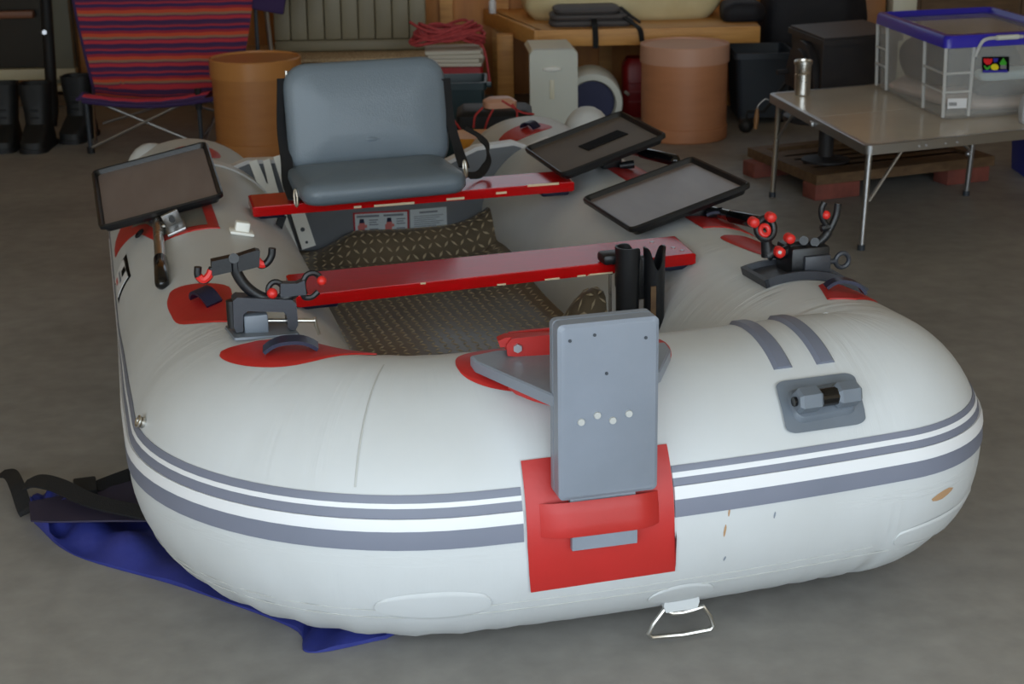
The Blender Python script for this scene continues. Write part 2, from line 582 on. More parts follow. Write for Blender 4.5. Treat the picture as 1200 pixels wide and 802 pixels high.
def thing(name, label, cat, base=(0, 0, 0), rz=0, group=None):
    o = bpy.data.objects.new(name, None)
    o.empty_display_size = 0.05
    COL.objects.link(o)
    o.location = [float(x) for x in base]
    o.rotation_euler = (0, 0, rz)
    return tag(o, label, cat, group)


def bthing(name, label, cat, base, group=None):
    """a thing whose parts are given in the boat's axes; base = its foot in those axes"""
    o = thing(name, label, cat, wor(base), YAW, group)
    OFF[o.name] = tuple(float(x) for x in base)
    return o


def wthing(name, label, cat, base, group=None):
    """a thing whose parts are given in room coordinates"""
    o = thing(name, label, cat, base, 0, group)
    OFF[o.name] = tuple(float(x) for x in base)
    return o


def copy_tree(o, parent=None):
    c = o.copy(); COL.objects.link(c)
    if parent is not None: c.parent = parent
    if o.name in OFF: OFF[c.name] = OFF[o.name]
    for ch in [x for x in o.children]:
        copy_tree(ch, c)
    return c


def struct(name, mb, mt, parent=None, sharp=38):
    o = mb.build(name, mt, parent, sharp)
    if parent is None: o['kind'] = 'structure'
    return o


# ================================================================== THE SETTING
XL, XR, YB, ZC, YF = -3.4, 3.6, 9.0, 3.0, -0.7
struct('floor', MB().box(((XL + XR) / 2, 3.0, -0.05), (XR - XL, 15.0, 0.1)), 'concrete')
struct('ceiling', MB().box(((XL + XR) / 2, (YF + YB) / 2, ZC + 0.05), (XR - XL, YB - YF, 0.1)), 'ceiling')
struct('wall_left', MB().box((XL - 0.05, (YF + YB) / 2, ZC / 2), (0.1, YB - YF, ZC)), 'wallm')
struct('wall_right', MB().box((XR + 0.05, (YF + YB) / 2, ZC / 2), (0.1, YB - YF, ZC)), 'wallm')
struct('trim_door_head', MB().box(((XL + XR) / 2, YF - 0.05, 2.85), (XR - XL, 0.1, 0.3)), 'wallm')
wx0, wx1, wz0, wz1 = -0.62, 1.80, 1.08, 2.62
wb = MB()
wb.box(((XL + wx0) / 2, YB + 0.05, ZC / 2), (wx0 - XL, 0.1, ZC))
wb.box(((XR + wx1) / 2, YB + 0.05, ZC / 2), (XR - wx1, 0.1, ZC))
wb.box(((wx0 + wx1) / 2, YB + 0.05, wz0 / 2), (wx1 - wx0, 0.1, wz0))
wb.box(((wx0 + wx1) / 2, YB + 0.05, (wz1 + ZC) / 2), (wx1 - wx0, 0.1, ZC - wz1))
struct('wall_back', wb, 'wall_wood')
wf = struct('window_1', MB().box(((wx0 + wx1) / 2, YB + 0.03, wz0 + 0.02), (wx1 - wx0, 0.14, 0.04)).box(((wx0 + wx1) / 2, YB + 0.03, wz1 - 0.02), (wx1 - wx0, 0.14, 0.04))
            .box((wx0 + 0.02, YB + 0.03, (wz0 + wz1) / 2), (0.04, 0.14, wz1 - wz0)).box((wx1 - 0.02, YB + 0.03, (wz0 + wz1) / 2), (0.04, 0.14, wz1 - wz0))
            .box(((wx0 + wx1) / 2, YB + 0.03, (wz0 + wz1) / 2), (0.03, 0.06, wz1 - wz0)), 'frame_grey')
gl = bpy.data.materials.new('dimming_glass')  # unseen pane, tint added to dim the sky through the window
gl.use_nodes = True
t = gl.node_tree
t.nodes.remove(t.nodes['Principled BSDF'])
tr_, gs_, mxs = t.nodes.new('ShaderNodeBsdfTransparent'), t.nodes.new('ShaderNodeBsdfGlossy'), t.nodes.new('ShaderNodeMixShader')
tr_.inputs[0].default_value = (0.46, 0.47, 0.48, 1); gs_.inputs['Roughness'].default_value = 0.03; mxs.inputs[0].default_value = 0.06
t.links.new(tr_.outputs[0], mxs.inputs[1]); t.links.new(gs_.outputs[0], mxs.inputs[2]); t.links.new(mxs.outputs[0], t.nodes['Material Output'].inputs[0])
M['dimming'] = gl
MB().box(((wx0 + wx1) / 2, YB + 0.03, (wz0 + wz1) / 2), (wx1 - wx0 - 0.06, 0.006, wz1 - wz0 - 0.06)).build('pane', 'dimming', wf)
# wall studs behind the bench
for i, x in enumerate((-0.33, -0.02, 0.55)):
    struct('trim_%d' % (i + 1), MB().box((x, YB - 0.025, 0.55), (0.07, 0.05, 1.1)), 'wood')

# left sliding door
a, b_ = at_y(92, 96, 8.9), at_y(92, 0, 8.9)
dx = a[0]
dd = struct('door_1', MB().box(((XL + dx) / 2, 8.95, 0.95), (dx - XL, 0.05, 1.62)), 'darkglass')
MB().box((dx - 0.06, 8.9, 0.95), (0.11, 0.07, 1.66), bev=0.006).build('door_stile', 'frame_grey', dd)
MB().box(((XL + dx) / 2, 8.89, at_y(20, 94, 8.9)[2] + 0.035), (dx - XL, 0.06, 0.06), bev=0.006).build('bottom_rail', 'sill', dd)
MB().box(((XL + dx) / 2 - 0.1, 8.88, at_y(40, 16, 8.9)[2]), (dx - XL - 0.2, 0.05, 0.04), bev=0.006).build('cross_rail', 'rail_brown', dd)
struct('trim_4', MB().box(((XL + dx) / 2, 8.87, at_y(40, 102, 8.87)[2]), (dx - XL, 0.16, 0.035), bev=0.006), 'sill')
struct('baseboard_back', MB().box(((XL + dx) / 2, 8.93, 0.03), (dx - XL, 0.12, 0.06)), 'oldwood')

# ================================================================== THE BOAT
boat = bthing('inflatable_boat', 'large white inflatable boat with grey stripes and red patches on the concrete floor', 'boat', (0, 0, 0))

# hull tube with tapered stern ends
ss = sorted(set(list(np.linspace(0, L3 - 0.06, 170)) + list(np.linspace(L3 - 0.05, L4 + 0.05, 50)) + list(np.linspace(L4 + 0.06, L5, 90))))
N = 64
tub = MB()
rings = []
rng = np.random.default_rng(3)


HUV = []


def ring(s, rad, dv=0.0, du=0.0, dz=0.0):
    C, o = cl(min(max(s, 0), L5))
    out = []
    for j in range(N):
        a_ = 2 * PI * j / N
        k = 0.0
        # gathered wrinkles where the tube bends at the bow corners
        for s_m, s_w in (((L1 + L2) / 2, 0.30), ((L3 + L4) / 2, 0.22)):
            g = math.exp(-((s - s_m) / s_w) ** 2)
            if g > 0.01:
                low = max(0, math.cos(a_ - math.radians(-75)))
                k += g * 0.0035 * low ** 2 * math.sin(s * 95 + 6 * math.sin(a_ * 2))
                k += g * 0.0025 * max(0, math.cos(a_ - PI)) * math.sin(s * 80)
        p = C + (rad + k) * (o * max(math.cos(a_), -inner_limit(s) / TR) + np.array([0, 0, 1]) * math.sin(a_))
        HUV.append((s, a_ * TR))
        out.append((p[0] + du, p[1] + dv, p[2] + dz))
    return out


stern = [(0.22, 0.10), (0.215, 0.125), (0.18, 0.165), (0.12, 0.205), (0.06, 0.24), (0.02, 0.252)]
for dv, rd in stern:
    rings.append(ring(0, rd, dv, 0, (0.2558 - rd) * 0.55))
for s in ss: rings.append(ring(s, TR))
for dv, rd in stern[::-1]:
    rings.append(ring(L5, rd, dv, 0, (0.2558 - rd) * 0.55))
tub.loft(rings)
tub.uv = HUV
tub.build('hull_tube', 'hull', boat, sharp=60)


def patch(outline, k=0.003, n=(26, 14)):
    """thin sheet glued on the tube: convex outline in (s, degrees)"""
    P = np.array(outline, float)
    s0_, s1_ = P[:, 0].min(), P[:, 0].max()
    vs, fs = [], []
    nx, ny = n
    for i in range(nx + 1):
        s = s0_ + (s1_ - s0_) * (0.5 - 0.5 * math.cos(PI * i / nx))
        s = min(max(s, s0_ + 1e-5), s1_ - 1e-5)
        ys = []
        for a_, c in zip(P, np.roll(P, -1, 0)):
            if a_[0] <= s < c[0] or c[0] <= s < a_[0]:
                ys.append(a_[1] + (c[1] - a_[1]) * (s - a_[0]) / (c[0] - a_[0]))
        if not ys:
            ys = [float(P[np.abs(P[:, 0] - s).argmin(), 1])]
        lo, hi = min(ys), max(ys)
        for j in range(ny + 1):
            edge = j in (0, ny) or i in (0, nx)
            vs.append(surf(s, lo + (hi - lo) * j / ny, 0.0005 if edge and k < 0.004 else k))
    for i in range(nx):
        for j in range(ny):
            q = i * (ny + 1) + j
            fs.append((q, q + 1, q + ny + 2, q + ny + 1))
    return MB().add(vs, fs)


def smooth_outline(pts, n=6):
    P = [np.array(p, float) for p in pts]
    out = []
    k = len(P)
    for i in range(k):
        a_, b2, c, d = P[i - 1], P[i], P[(i + 1) % k], P[(i + 2) % k]
        for j in range(n):
            t_ = j / n
            out.append(0.5 * ((2 * b2) + (-a_ + c) * t_ + (2 * a_ - 5 * b2 + 4 * c - d) * t_ ** 2 + (-a_ + 3 * b2 - 3 * c + d) * t_ ** 3))
    return out


def rrect_outline(s0_, s1_, d0, d1, rs=0.02):
    rd = math.degrees(rs / TR)
    return [((s0_ + s1_) / 2 + (p[0]), (d0 + d1) / 2 + math.degrees(p[1] / TR)) for p in
            [(q[0], q[1]) for q in rr(s1_ - s0_, math.radians(d1 - d0) * TR, rs, 0)]]


def hitpx(px, py):
    """where a sight line meets the tube, as (s, degrees)"""
    d = ray(px, py)
    d = loc(ORI + d) - loc(ORI)
    o = loc(ORI)
    t_ = 2.0
    best = (9, 0)
    for it in range(301):
        if it == 300: t_ = best[1]      # grazing line: nearest point of the tube
        P = o + d * t_
        D = np.linalg.norm(CC - P, axis=1)
        kk = D.argmin()
        e = D[kk] - TR
        best = min(best, (e, t_))
        if e < 3e-4 or it == 300:
            q = P - CC[kk]
            return np.array([SS[kk], math.degrees(math.atan2(q[2], q @ OO[kk]))])
        t_ += e * 0.9


SS = np.linspace(0, L5, 900)
CC = np.array([cl(x)[0] for x in SS])
OO = np.array([cl(x)[1] for x in SS])
GAP0, GAP1 = hitpx(620, 600)[0], hitpx(788, 580)[0]


def band(name, mt, s0_, s1_, d0, d1, k, lab=None, dip=0):
    n = max(8, int((s1_ - s0_) / 0.025))
    vs, fs = [], []
    sl = [s0_ + (s1_ - s0_) * i / n for i in range(n + 1)]
    sl = sorted([q for q in sl if not L3 - 0.06 < q < L4 + 0.06] + [q for q in np.linspace(L3 - 0.06, L4 + 0.06, 50) if s0_ < q < s1_])
    n = len(sl) - 1
    for s in sl:
        for dg, kk in ((d0, 0.0), (d0, k), ((d0 + d1) / 2, k + 0.0006), (d1, k), (d1, 0.0)):
            drop = dip * 20 * min(1, max(0, (2.05 - s) / 0.9)) ** 1.3     # the strake runs lower along the left side
            vs.append(surf(s, dg - drop, kk))
    for i in range(n):
        for j in range(4):
            fs.append((i * 5 + j, i * 5 + j + 1, (i + 1) * 5 + j + 1, (i + 1) * 5 + j))
    fs.append((0, 1, 2, 3, 4)); fs.append(tuple(n * 5 + j for j in range(5)))
    MB().add(vs, fs).build(name, mt, boat, sharp=40, label=lab)


HA = [hitpx(619, y)[1] for y in (570, 580, 586, 598, 612, 634)]
HB2 = [(hitpx(790, y)[1] + hitpx(1000, y2)[1]) / 2 for y, y2 in ((546, 515), (554, 523), (561, 529), (571, 538), (588, 551), (610, 570))]
for s0_, s1_, h, e in ((0.1, GAP0, HA, 1), (GAP1, L5 - 0.1, HB2, 0)):
    for k_, (nm, mt, kk, lab) in enumerate((('stripe', 'grey_band', 0.0022, 'thin upper grey stripe'), ('stripe', 'white', 0.0028, 'narrow white stripe'), ('stripe', 'grey_band', 0.003, 'middle grey stripe'),
                                            ('rubbing_strake', 'white', 0.007, 'raised white rubbing band'), ('stripe', 'grey_band', 0.0035, 'broad lower grey stripe'))):
        band(nm, mt, s0_, s1_ - (0.012 if e else 0), h[k_ + 1], h[k_], kk, lab, e)
# seams
band('seam', 'seam', 0.2, L5 - 0.2, -33.5, -32.9, 0.0012)
band('seam', 'seam', 1.9, L3 - 0.05, -28.3, -27.9, 0.0008)
for s in (2.54,):
    patch([(s - 0.0012, 26), (s + 0.0012, 26), (s + 0.0012, 88), (s - 0.0012, 88)], 0.0012, (2, 30)).build('seam', 'seam', boat)
# oval pads low on the bow
for s, dg in ((hitpx(513, 710)[0], -26), (3.03, -40), (3.50, -26)):
    el = [(s + 0.062 * math.cos(a_), dg + 8.5 * math.sin(a_)) for a_ in np.linspace(0, 2 * PI, 36, endpoint=False)]
    patch(el, 0.0032).build('oval_pad', 'hull', boat)


def pxpatch(px, name, mt, k=0.003, smooth=True, lab=None, extra=None):
    pts = [np.array(p) if 0 < p[0] < 10 else hitpx(*p) for p in px]
    if smooth: pts = smooth_outline(pts)
    return patch(pts, k).build(name, mt, boat, label=lab)


def grip(s, dg, sl, wd, ang, h=0.016, mt='navy', parent=None, dirv=None):
    """moulded strap handle: a low arch whose two feet sit on the patch"""
    C = surf(s, dg, 0.003)
    _, o = cl(s)
    a_ = math.radians(dg)
    n = Vector((o[0] * math.cos(a_), o[1] * math.cos(a_), math.sin(a_)))
    tg = (Vector([float(x) for x in surf(s + 0.01, dg)]) - Vector([float(x) for x in surf(s - 0.01, dg)])).normalized()
    bi = n.cross(tg).normalized()
    d = (tg * math.cos(ang) + bi * math.sin(ang)).normalized()
    if dirv is not None:
        d = Vector(dirv)
        d = (d - n * d.dot(n)).normalized()
    sd = n.cross(d)
    C = Vector([float(x) for x in C])
    pts = []
    for i in range(13):
        x = -1 + 2 * i / 12
        pts.append(C + d * (x * sl / 2) + n * (h * (1 - abs(x) ** 2.6) + 0.003))
    return MB().ribbon(pts, wd, 0.007, tuple(sd)).build('grip_handle', mt, parent or boat)


p1 = pxpatch([(196, 352), (208, 338), (262, 333), (272, 345), (276, 368), (268, 376), (214, 380), (200, 368)], 'reinforcement_patch', 'red_pvc')
hs = hitpx(242, 354); grip(hs[0], hs[1], 0.105, 0.036, 0, h=0.022, parent=p1, dirv=(0.32, -1, 0))
p2 = pxpatch([(256, 415), (290, 402), (340, 397), (2.30, 112), (2.42, 114), (2.50, 105), (405, 416), (345, 428), (285, 428)], 'reinforcement_patch', 'red_pvc')
hs = hitpx(338, 411); grip(hs[0], hs[1], 0.10, 0.042, 0, h=0.017, parent=p2, dirv=(1, -0.12, 0))
p3 = pxpatch([(956, 333), (968, 351), (1000, 350), (1030, 348), (SV(0.32, 1), 62), (SV(0.39, 1), 74)], 'reinforcement_patch', 'red_pvc', smooth=False)
hs = hitpx(990, 343); grip(hs[0] + 0.01, hs[1], 0.085, 0.03, 1.4, h=0.02, parent=p3)
pxpatch([(SV(0.62, 1), 84), (SV(0.81, 1), 92), (SV(0.84, 1), 84), (SV(0.81, 1), 72), (SV(0.63, 1), 66)], 'reinforcement_patch', 'red_pvc')
p5 = pxpatch([(SV(0.93, 1), 92), (SV(0.95, 1), 58), (SV(1.13, 1), 58), (SV(1.17, 1), 92)], 'reinforcement_patch', 'red_pvc', smooth=False)
hs = (SV(1.04, 1), 72); grip(hs[0], hs[1], 0.085, 0.03, 1.4, parent=p5)
pxpatch([(SV(1.51, 1), 92), (SV(1.51, 1), 52), (SV(1.81, 1), 52), (SV(1.81, 1), 92)], 'reinforcement_patch', 'red_pvc', smooth=False)
p7 = pxpatch([(SV(2.30, 1), 98), (SV(2.30, 1), 118), (SV(2.42, 1), 122), (SV(2.44, 1), 92), (SV(2.36, 1), 84)], 'reinforcement_patch', 'red_pvc')
grip(SV(2.37, 1), 100, 0.07, 0.03, 0.4, parent=p7)
p8 = pxpatch([(SV(2.28, -1), 80), (SV(2.28, -1), 108), (SV(2.42, -1), 108), (SV(2.42, -1), 80)], 'reinforcement_patch', 'red_pvc')
# patch with a smoky pad under the left tray bracket
p9 = patch([(0.62, 15), (0.72, 15), (0.90, 44), (1.20, 58), (1.25, 92), (0.62, 92)], 0.003).build('reinforcement_patch', 'red_pvc', boat)
patch([(0.80, 40), (0.92, 52), (1.17, 62), (1.21, 86), (0.80, 86)], 0.005).build('inset_pad', 'clearpad', p9)

# red pad, pocket strap at the bow
redbow = pxpatch([(609, 541), (640, 537), (700, 531), (780, 521), (785, 560), (789, 600), (788, 668), (700, 681), (620, 693), (618, 640), (617, 590)], 'bow_pad', 'red_pvc', 0.0045, smooth=False)
s0_, s1_ = hitpx(655, 610)[0], hitpx(752, 600)[0]
pk = []
for i in range(17):
    s = s0_ - 0.03 + (s1_ - s0_ + 0.06) * i / 16
    x = abs(-1 + 2 * i / 16)
    kk = 0.006 + 0.020 * (1 - max(0, (x - 0.55) / 0.45) ** 2) if x < 1 else 0.005
    pk.append([surf(s, dg, kk * (1 if 0 < j < 6 else 0.9)) for j, dg in enumerate(np.linspace(hitpx(700, 621)[1], hitpx(700, 583)[1], 7))])
pk2 = []
MB().loft(pk, cap0=False, cap1=False, closed=False).build('pocket_strap', 'red_pvc', redbow)
sl_, sr_ = hitpx(532, 424)[0], hitpx(786, 412)[0]
patch([((sl_ + sr_) / 2 + (sr_ - sl_) / 2 * math.copysign(abs(math.cos(q)) ** 0.8, math.cos(q)), 84 + 23 * math.copysign(abs(math.sin(q)) ** 0.8, math.sin(q))) for q in np.linspace(0, 2 * PI, 48, endpoint=False)], 0.003, (36, 18)).build('bow_patch', 'red_pvc', boat)

# two grey wear strips over the bow right of the centre
for a_, c in (((870, 377), (919, 432)), ((912, 374), (968, 426))):
    B = hitpx(*c)
    A = np.array([B[0] + 0.012, 108.0])
    n = 24
    pts = [A + (B - A) * i / n for i in range(n + 1)]
    vs, fs = [], []
    for p in pts:
        for ds, kk in ((-0.019, 0), (-0.012, 0.007), (0.012, 0.007), (0.019, 0)):
            vs.append(surf(p[0] + ds, p[1], kk))
    for i in range(n):
        for j in range(3):
            fs.append((i * 4 + j, i * 4 + j + 1, i * 4 + j + 5, i * 4 + j + 4))
    fs += [(0, 1, 2, 3), tuple(n * 4 + j for j in range(4))]
    MB().add(vs, fs).build('wear_strip', 'grey_band', boat, sharp=25)


def frame_on(s, dg):
    """matrix with X along the tube, Y up round it, Z outward"""
    C = surf(s, dg, 0)
    X = Vector([float(x) for x in surf(s + 0.02, dg) - surf(s - 0.02, dg)]).normalized()
    _, o = cl(s)
    a_ = math.radians(dg)
    Z = Vector((o[0] * math.cos(a_), o[1] * math.cos(a_), math.sin(a_)))
    Y = Z.cross(X).normalized()
    m = Matrix((X, Y, Z)).transposed().to_4x4()
    m.translation = Vector([float(x) for x in C])
    return m


# moulded anchor-line roller
A, B, C_, D_ = hitpx(905, 450), hitpx(998, 438), hitpx(1013, 497), hitpx(922, 510)
mid = (A + B + C_ + D_) / 4
bil = lambda x, y: A * (1 - x) * (1 - y) + B * x * (1 - y) + C_ * x * y + D_ * (1 - x) * y
roller = patch([bil(p[0] + 0.5, p[1] + 0.5) for p in rr(1, 1, 0.14, 0, 6)], 0.006, (40, 24)).build('roller_base', 'grey_plastic', boat)
fmx = frame_on(mid[0], mid[1])
bm_ = MB(fmx @ rot(0, 0, 0.03))
bm_.loft([rr(0.135, 0.07, 0.02, 0.0), rr(0.13, 0.062, 0.02, 0.008), rr(0.12, 0.05, 0.015, 0.013)])
bm_.build('roller_plinth', 'grey_plastic', roller)
for sx_ in (-1, 1):
    hx = MB(fmx @ Matrix.Translation((sx_ * 0.040, 0.0, 0.030)) @ rot(0, PI / 2, 0))
    hexa = lambda r_, z: [(r_ * math.cos(PI / 3 * i), r_ * math.sin(PI / 3 * i), z) for i in range(6)]
    hx.loft([hexa(0.018, -0.024), hexa(0.024, -0.018), hexa(0.024, 0.018), hexa(0.018, 0.024)])
    hx.build('roller_bracket', 'grey_plastic', roller, sharp=20)
MB(fmx @ Matrix.Translation((0, 0, 0.030))).cyl((-0.03, 0, 0), (0.03, 0, 0), 0.017, n=14).build('roller', 'blackgloss', roller)
MB(fmx @ Matrix.Translation((-0.066, 0, 0.030))).cyl((-0.004, 0, 0), (0.004, 0, 0), 0.009, n=10).build('bolt', 'blackgloss', roller)

# tow ring under the bow
MB().prism([(0.085, 0.070), (0.148, 0.070), (0.152, 0.084), (0.148, 0.12), (0.085, 0.12), (0.081, 0.084)], -0.108, -0.092, ((1, 0, 0), (0, 0, 1), (0, 1, 0), (0, 0, 0))).build('ring_tab', 'hull', boat)
rg = [tuple(bv(*p, -0.10)) for p in ((778, 715), (766, 731), (760, 743), (764, 747), (800, 744), (832, 738), (836, 733), (832, 722), (824, 711), (812, 715), (800, 718), (788, 719))]
MB().tube(rg, 0.0046, 8, closed=True).build('tow_ring', 'steel', boat)

# eyelet on the left bow, cleat, emblem
MB(frame_on(*hitpx(168, 495))).cyl((0, 0, 0), (0, 0, 0.006), 0.011, n=14).tube([(0.010 * math.cos(a_), 0.010 * math.sin(a_), 0.012) for a_ in np.linspace(0, 2 * PI, 14, endpoint=False)], 0.003, 6, closed=True).build('eyelet', 'steel', boat)
cm = frame_on(*hitpx(283, 274))
MB(cm).box((0, 0, 0.004), (0.05, 0.06, 0.008), bev=0.003).box((-0.004, 0, 0.018), (0.03, 0.036, 0.024), bev=0.004).build('cleat', 'offwhite', boat)
em = patch([(0.895, 9), (0.945, 31.5), (1.195, 33), (1.13, 12)], 0.002).build('emblem', 'l_black', boat)
patch([(0.912, 11.5), (0.952, 29), (1.175, 31), (1.112, 13)], 0.0038).build('emblem_field', 'white', em)
patch([(1.03, 25), (1.04, 29), (1.10, 30), (1.09, 25)], 0.005).build('emblem_mark', 'l_black', em)
patch([(0.96, 15), (0.97, 18), (1.04, 19), (1.03, 16)], 0.005).build('emblem_mark', 'inkpink', em)
patch([(0.985, 21), (0.99, 23), (1.10, 23.5), (1.095, 21.5)], 0.005).build('emblem_mark', 'ink', em)

# scuffs and rust marks
for px, py, ds, dd, mt in ((1104, 580, 0.005, 2.4, 'rust'), (850, 622, 0.0025, 3.0, 'rust'), (856, 600, 0.002, 2.0, 'rust'), (906, 604, 0.002, 1.6, 'ink'), (848, 655, 0.002, 1.4, 'ink')):
    q = hitpx(px, py)
    patch([(q[0] + ds * x + 0.15 * ds * y, q[1] + dd * y) for x, y in ((-0.7, -0.9), (0.1, -1), (0.9, -0.2), (1, 0.5), (0.3, 1), (-0.5, 0.6), (-1, -0.2))], 0.0006, (6, 4)).build('scuff_mark', mt, boat)
c = bz(388, 404, 0.40)
MB().sph(c, 0.027, 16, (1, 1, 0.9)).build('valve_cap', 'rubber', boat)

# stern cones outside each tube end
for px, py, sd in ((172, 186, -1), (693, 141, 1)):
    c = bv(px, py, 2.60)
    MB().sph((c[0] - 0.015 * sd, 2.60, c[2] - 0.052), 0.085, 20, (1.0, 1.1, 1.2)).build('stern_float', 'hull', boat)

# floor skin, transom and stern joint tape
MB().box((0, 1.15, 0.11), (0.95, 2.15, 0.02)).build('bottom_skin', 'grey_band', boat)
VT = 2.2
tp = [(-0.50, 0.08), (0.50, 0.08), (0.52, 0.47), (0.40, 0.50), (0.30, 0.505), (0.24, 0.46), (0.12, 0.42), (-0.12, 0.42), (-0.24, 0.46), (-0.30, 0.505), (-0.40, 0.505), (-0.52, 0.47)]
tp = [(-0.52, 0.08), (0.52, 0.08), (0.52, 0.47), (0.42, 0.505), (0.30, 0.497), (0.16, 0.44), (0.02, 0.43), (-0.16, 0.455), (-0.28, 0.50), (-0.42, 0.505), (-0.52, 0.47)]
trn = MB().prism(tp, VT, VT + 0.035, ((1, 0, 0), (0, 0, 1), (0, 1, 0), (0, 0, 0))).build('transom', 'transom', boat)
cap = [(p[0], VT + 0.017, p[1] + 0.004) for p in tp[2:]]
MB().ribbon(cap, 0.042, 0.012, (0, 1, 0)).build('transom_cap', 'white', trn)
for sd in (-1, 1):
    arc = [(sd * HB + sd * -1 * (TR + 0.006) * math.cos(a_), VT - 0.03, TR + (TR + 0.006) * math.sin(a_)) for a_ in np.linspace(-0.5, 1.35, 16)]
    MB().ribbon(arc, 0.06, 0.006, (0, 1, 0)).build('joint_tape', 'white', boat)


def transom_card(x0, x1, pts4, name, parent):
    """flat printed card on the transom; returns a function from card uv to boat coordinates"""
    A, B, C__, D__ = [bv(*p, VT) for p in pts4]
    f = lambda x, y: A * (1 - x) * (1 - y) + B * x * (1 - y) + C__ * x * y + D__ * (1 - x) * y
    return f


def card(f, x0, y0, x1, y1, k, name, mt, parent):
    q = [f(x0, y0), f(x1, y0), f(x1, y1), f(x0, y1)]
    vs = [(p[0], VT - kk, p[2]) for kk in (0.0, k) for p in q]
    return MB().add(vs, [(0, 1, 2, 3), (7, 6, 5, 4), (0, 1, 5, 4), (1, 2, 6, 5), (2, 3, 7, 6), (3, 0, 4, 7)]).build(name, mt, parent)


f1 = transom_card(0, 1, [(413.5, 249.5), (479, 246), (479.5, 276), (415, 279)], 'label', trn)
lb = card(f1, 0, 0, 1, 1, 0.001, 'warning_label', 'inkred', trn)
card(f1, 0.03, 0.06, 0.97, 0.97, 0.002, 'label_face', 'paper', lb)
pr = MB()


def qd(f, x0, y0, x1, y1, k=0.003):
    q = [f(x0, y0), f(x1, y0), f(x1, y1), f(x0, y1)]
    pr.add([(p[0], VT - k, p[2]) for p in q], [(0, 1, 2, 3)])


for cx in (0.15, 0.64):
    pr = MB()
    pr.prism([(f1(cx + x, y)[0], f1(cx + x, y)[2]) for x, y in ((-0.05, 0.42), (0.05, 0.42), (0.055, 0.5), (0.09, 0.5), (0.09, 0.6), (0.05, 0.62), (0.04, 0.86), (-0.04, 0.86), (-0.05, 0.72), (-0.075, 0.72), (-0.075, 0.52), (-0.05, 0.5))], -VT + 0.0, -VT + 0.003, ((1, 0, 0), (0, 0, 1), (0, -1, 0), (0, 0, 0)))
    pr.build('printed_figure', 'inkpink', lb)
    pr = MB()
    pr.prism([(f1(cx + x, y)[0], f1(cx + x, y)[2]) for x, y in ((-0.035, 0.26), (0.035, 0.26), (0.045, 0.42), (-0.045, 0.42))], -VT + 0.0, -VT + 0.003, ((1, 0, 0), (0, 0, 1), (0, -1, 0), (0, 0, 0)))
    pr.build('printed_cap', 'inknavy', lb)
pr = MB()
for cx in (0.28, 0.77):
    for i in range(6):
        if i == 3: continue
        qd(f1, cx, 0.30 + i * 0.09, cx + 0.16 - 0.03 * (i % 2), 0.34 + i * 0.09)
qd(f1, 0.06, 0.12, 0.46, 0.2); qd(f1, 0.54, 0.12, 0.9, 0.2)
pr.build('printed_lines', 'ink', lb, kind='stuff')
f2 = transom_card(0, 1, [(480.5, 246), (523, 242.5), (524, 271.5), (481, 275)], 'label', trn)
lb = card(f2, 0, 0, 1, 1, 0.002, 'instruction_label', 'paper', trn)
pr = MB()
qd(f2, 0.25, 0.1, 0.75, 0.17)
for i in range(8):
    qd(f2, 0.1, 0.27 + i * 0.08, 0.9 - 0.1 * (i % 3), 0.295 + i * 0.08)
pr.build('printed_lines', 'ink', lb, kind='stuff')


# tread-plate mat lying in the boat
def matz(u, v):
    z = 0.205 + 0.006 * math.sin(v * 7 + u * 3) + 0.004 * math.sin(u * 11 - v * 4)
    e = max(0, v - 2.00)
    z += (0.015 + 0.06 * min(1, max(0, (u + 0.24) / 0.12))) * math.sin(min(e / 0.15, 1) * PI * 0.62) if e > 0 else 0
    x = max(0, u - 0.20) / 0.16
    z += x ** 2 * (0.05 + 0.05 * math.exp(-((v - 0.78) / 0.22) ** 2) + 0.05 * math.exp(-((v - 1.85) / 0.2) ** 2))
    z += 0.14 * math.exp(-((u - 0.29) / 0.085) ** 2 - ((v - 1.02) / 0.11) ** 2)
    y = max(0, -u - 0.27) / 0.09
    z += y ** 2 * 0.025
    return z


def mat_edge(u, v):
    k = 0.36 - 0.03 * max(0, (v - 2.0) / 0.15)
    return u * k / 0.36


matob = MB()
nu, nv = 26, 76
for layer in (0, 1):
    matob.v += [(mat_edge(-0.36 + 0.72 * i / nu, v_), v_, matz(-0.36 + 0.72 * i / nu, v_) - layer * 0.006)
                for v_ in [0.30 + (2.15 - 0.30) * j / nv for j in range(nv + 1)] for i in range(nu + 1)]
n1_ = (nu + 1) * (nv + 1)
for j in range(nv):
    for i in range(nu):
        q = j * (nu + 1) + i
        matob.f.append((q, q + 1, q + nu + 2, q + nu + 1))
        matob.f.append((n1_ + q + nu + 1, n1_ + q + nu + 2, n1_ + q + 1, n1_ + q))
fl = bthing('floor_mat', 'dark tread-plate rubber mat lying inside the white boat', 'mat', (0, 1.2, 0.19))
matob.build('mat_sheet', 'mat_', fl, sharp=60)
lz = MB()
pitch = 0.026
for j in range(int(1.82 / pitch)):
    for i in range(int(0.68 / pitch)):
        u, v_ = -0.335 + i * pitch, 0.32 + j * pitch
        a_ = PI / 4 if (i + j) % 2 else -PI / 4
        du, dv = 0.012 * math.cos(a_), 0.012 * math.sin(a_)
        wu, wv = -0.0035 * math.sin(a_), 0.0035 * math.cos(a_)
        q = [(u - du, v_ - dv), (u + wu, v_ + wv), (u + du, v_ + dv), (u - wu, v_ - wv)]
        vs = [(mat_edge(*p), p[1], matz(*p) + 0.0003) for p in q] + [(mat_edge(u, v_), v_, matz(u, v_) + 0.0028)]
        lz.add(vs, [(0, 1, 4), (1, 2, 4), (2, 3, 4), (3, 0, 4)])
lz.build('raised_tread', 'tread', fl, kind='stuff', sharp=15)

